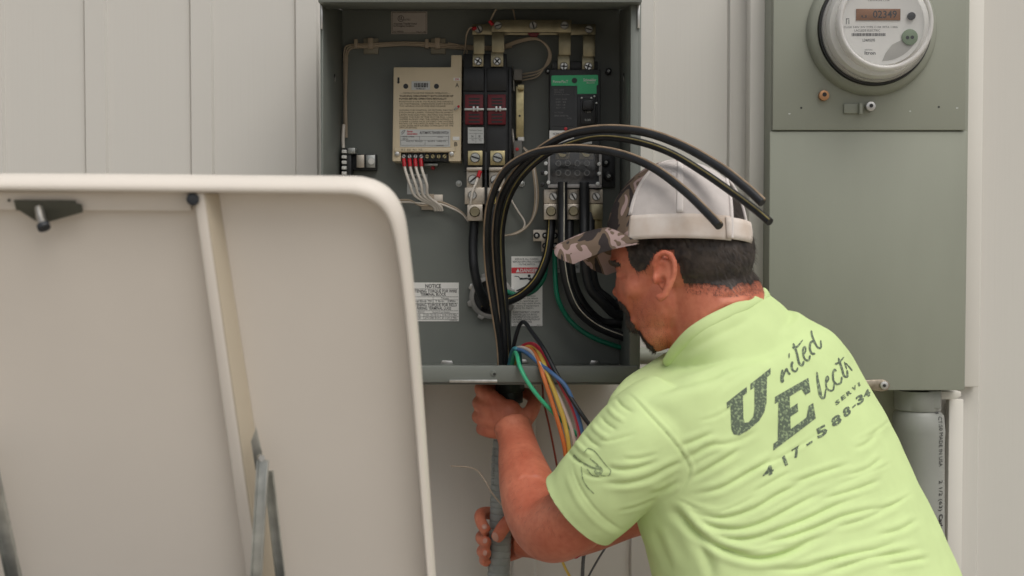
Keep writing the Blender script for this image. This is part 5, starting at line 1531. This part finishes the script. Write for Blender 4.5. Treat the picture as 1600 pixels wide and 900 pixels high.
# ------------------------------------------------------------------ cap
CAMO = bpy.data.materials.new('camouflage_cloth')
CAMO.use_nodes = True
N_, L_ = CAMO.node_tree.nodes, CAMO.node_tree.links
tc = N_.new('ShaderNodeTexCoord')
mp = N_.new('ShaderNodeMapping'); mp.inputs['Scale'].default_value = (1, 1, .8); mp.inputs['Rotation'].default_value = (0, .6, 0)
nz = N_.new('ShaderNodeTexNoise'); nz.inputs['Scale'].default_value = 25; nz.inputs['Detail'].default_value = 2.2; nz.inputs['Distortion'].default_value = .6
rp = N_.new('ShaderNodeValToRGB'); rp.color_ramp.interpolation = 'CONSTANT'
cr_ = rp.color_ramp.elements
cr_[0].position = 0; cr_[0].color = (.045, .037, .036, 1)
cr_[1].position = .44; cr_[1].color = (.165, .12, .088, 1)
for p_, c_ in ((.54, (.40, .29, .27, 1)), (.63, (.165, .12, .088, 1)), (.69, (.06, .05, .048, 1))):
    e = cr_.new(p_); e.color = c_
L_.new(tc.outputs['Object'], mp.inputs[0]); L_.new(mp.outputs[0], nz.inputs['Vector']); L_.new(nz.outputs[0], rp.inputs[0])
pb = N_['Principled BSDF']; pb.inputs['Roughness'].default_value = .9; pb.inputs['Specular IOR Level'].default_value = .15
L_.new(rp.outputs[0], pb.inputs['Base Color'])
wv = N_.new('ShaderNodeTexNoise'); wv.inputs['Scale'].default_value = 900
bpn = N_.new('ShaderNodeBump'); bpn.inputs['Strength'].default_value = .15; bpn.inputs['Distance'].default_value = .001
L_.new(tc.outputs['Object'], wv.inputs['Vector']); L_.new(wv.outputs[0], bpn.inputs['Height']); L_.new(bpn.outputs[0], pb.inputs['Normal'])
MESHM = mat('cap_mesh', (.73, .675, .645), .8, var=.03, vscale=60, bump=.25, bscale=1100, spec=.2, trans=.22)
BAND = mat('cap_band', (.68, .62, .57), .85, var=.07, vscale=26, bump=.1, bscale=900, spec=.2, col2=(.60, .50, .42))
PIPING = mat('cap_piping', (.72, .67, .64), .85, var=.04, spec=.2)

PSC = R(25)
Fw = V((-math.cos(PSC), math.sin(PSC), 0)); Lf = V((-math.sin(PSC), -math.cos(PSC), 0)); Up = V((0, 0, 1))
# tip the cap sideways a little so that its near edge sits lower, and its front slightly down
tilt = Matrix.Rotation(R(8), 3, Fw) @ Matrix.Rotation(R(1.5), 3, Lf)
Fw, Lf, Up = tilt @ Fw, tilt @ Lf, tilt @ Up
CC = P(1059, 381, HO)
ca, cb, ch = 114 * s_, 90 * s_, 130 * s_
def cap_pt(th, ph, off=0.0):
    """th: 0 front, pi/2 near side; ph: 0 rim .. 1 crown"""
    q = ph * math.pi / 2
    rr = math.cos(q) ** .97
    hh = math.copysign(abs(math.sin(q)) ** 1.0, q)
    fr_ = max(0, math.cos(th))
    a_ = ca * (1.0 + .05 * fr_ * math.sin(q * 1.6))
    p = CC + Fw * ((a_ + off) * rr * math.cos(th)) + Lf * ((cb + off) * rr * math.sin(th)) + Up * ((ch + off) * hh * (1 + .03 * fr_))
    return p
def cap_patch(name, t0, t1, p0, p1, m, parent, off=0.0, nt=24, npp=14, thick=.0016, t1f=None, t0f=None):
    vs = []
    for i in range(npp + 1):
        ph = p0 + (p1 - p0) * i / npp
        a, b = (t0f(ph) if t0f else t0), (t1f(ph) if t1f else t1)
        for k in range(nt + 1):
            vs.append(cap_pt(a + (b - a) * k / nt, ph, off))
    fs = [(i * (nt + 1) + k, i * (nt + 1) + k + 1, (i + 1) * (nt + 1) + k + 1, (i + 1) * (nt + 1) + k) for i in range(npp) for k in range(nt)]
    o = MB().add(vs, fs).build(name, m, parent, smooth=1.2)
    md = o.modifiers.new('thickness', 'SOLIDIFY'); md.thickness = thick; md.offset = -1
    return o
FB = R(62)
cap = cap_patch('cap', -FB, FB, 0, .985, CAMO, man, 0, 36, 20, .002)
tag(cap, 'camouflage front with white mesh back')
ARCH = R(31)
def arch_l(ph): return math.pi - (ARCH * math.sqrt(max(0, 1 - (ph / .54) ** 2)) if ph < .54 else 0)
cap_patch('mesh_panel', FB, R(105), .0, .985, MESHM, cap, 0, 20, 20, .0012)
cap_patch('mesh_panel', R(105), 0, .0, .985, MESHM, cap, 0, 24, 40, .0012, t1f=arch_l)
cap_patch('mesh_panel', -R(105), -FB, .0, .985, MESHM, cap, 0, 20, 20, .0012)
cap_patch('mesh_panel', 0, -R(105), .0, .985, MESHM, cap, 0, 24, 40, .0012, t0f=lambda ph: -arch_l(ph))
cap_patch('sweat_band', FB, 0, -.02, .165, BAND, cap, .0003, 40, 6, .0014, t1f=lambda ph: arch_l(max(0, ph)))
cap_patch('sweat_band', 0, -FB, -.02, .165, BAND, cap, .0003, 40, 6, .0014, t0f=lambda ph: -arch_l(max(0, ph)))
for t in (FB, R(105), -FB, -R(105)):
    w = R(2.3) if abs(t) == FB else R(3.6)
    cap_patch('seam_tape', 0, 0, .17, .96, PIPING, cap, .0010, 4, 24, .001, t0f=lambda ph, t=t, w=w: t - w / (math.cos(ph * 1.45) + .10) * .8, t1f=lambda ph, t=t, w=w: t + w / (math.cos(ph * 1.45) + .10) * .8)
cap_patch('strap', math.pi - ARCH - R(6), math.pi + ARCH + R(6), -.01, .15, BAND, cap, .0028, 20, 4, .0016)
ar = [cap_pt(arch_l(ph), ph, .0012) for ph in np.linspace(0, .539, 14)]
ar += [cap_pt(2 * math.pi - arch_l(ph), ph, .0012) for ph in np.linspace(.539, 0, 14)]
MB().tube(ar, .0026, 8).build('arch_piping', PIPING, cap, smooth=1.2)
tp = cap_pt(0, .99)
MB().ell(CC + Up * (ch * 1.012), (.0075, .0075, .0042), None, 18).build('button', mat('cap_button', (.50, .30, .28), .8), cap)
# brim: curved visor
mbb = MB()
nu, nw = 30, 10
def brim_pt(u, w, lay):
    th = u * R(73)
    base = CC + Fw * (ca * .985 * math.cos(th)) + Lf * (cb * 1.0 * math.sin(th)) + Up * (.002 + .024 * (1 - u * u))
    fwd = ca + 74 * s_ * (1 - .17 * u * u - .42 * abs(u) ** 9)
    outer_ = CC + Fw * fwd + Lf * (cb * .97 * math.sin(th) * (1 - .12 * abs(u) ** 6)) + Up * (.004)
    p = base + (outer_ - base) * w
    drop = .036 * (u * u) * (.25 + .75 * w) - .004 * math.sin(w * math.pi)
    return p - Up * drop + Up * lay
for lay in (0.0, -.0034):
    vs = [brim_pt(-1 + 2 * i / nu, j / nw, lay) for i in range(nu + 1) for j in range(nw + 1)]
    fs = [(i * (nw + 1) + j, i * (nw + 1) + j + 1, (i + 1) * (nw + 1) + j + 1, (i + 1) * (nw + 1) + j) for i in range(nu) for j in range(nw)]
    mbb.add(vs, fs)
o2 = (nu + 1) * (nw + 1)
ring = [i * (nw + 1) + nw for i in range(nu + 1)]
mbb.f += [(a, b, b + o2, a + o2) for a, b in zip(ring, ring[1:])]; mbb.m += [0] * nu
mbb.build('brim', CAMO, cap, smooth=1.0)

# ------------------------------------------------------------------ trousers and boots (below the frame)
jb = MB()
torso(jb, [((1060, 990), (1505, 950), .49, .33, .125), ((1085, 1060), (1525, 1020), .50, .35, .135), ((1120, 1130), (1540, 1100), .50, .36, .13)], 1.0, 40)
hip = (P(1120, 1130, .50) + P(1540, 1100, .36)) / 2
for side, (fx2, fy2) in (((-1), (.26, -.62)), (1, (.52, -.36))):
    h0 = hip + V((side * .09, side * .05, .0))
    kn = V(((h0.x + fx2) / 2 - .02, (h0.y + fy2) / 2 + .02, .50))
    jb.tube([h0 + V((0, 0, .03)), (h0 + kn) / 2, kn, V((fx2, fy2, .12))], [.105, .092, .07, .062], 20)
jm = remesh(jb, 'jeans', .008, 6); jm.materials.append(JEANS)
place('jeans', jm, man)
for fx2, fy2 in ((.26, -.62), (.52, -.36)):
    bb_ = MB().ell((fx2 - .05, fy2 + .03, .045), (.14, .055, .05), Matrix.Rotation(-.5, 3, 'Z'), 20)
    bb_.tube([(fx2, fy2, .04), (fx2, fy2, .16)], .058, 16)
    bb_.box((fx2 - .15, fy2 - .03, 0), (fx2 + .05, fy2 + .07, .02))
    bm_ = remesh(bb_, 'boot', .006, 3); bm_.materials.append(BOOT)
    place('boot', bm_, man)
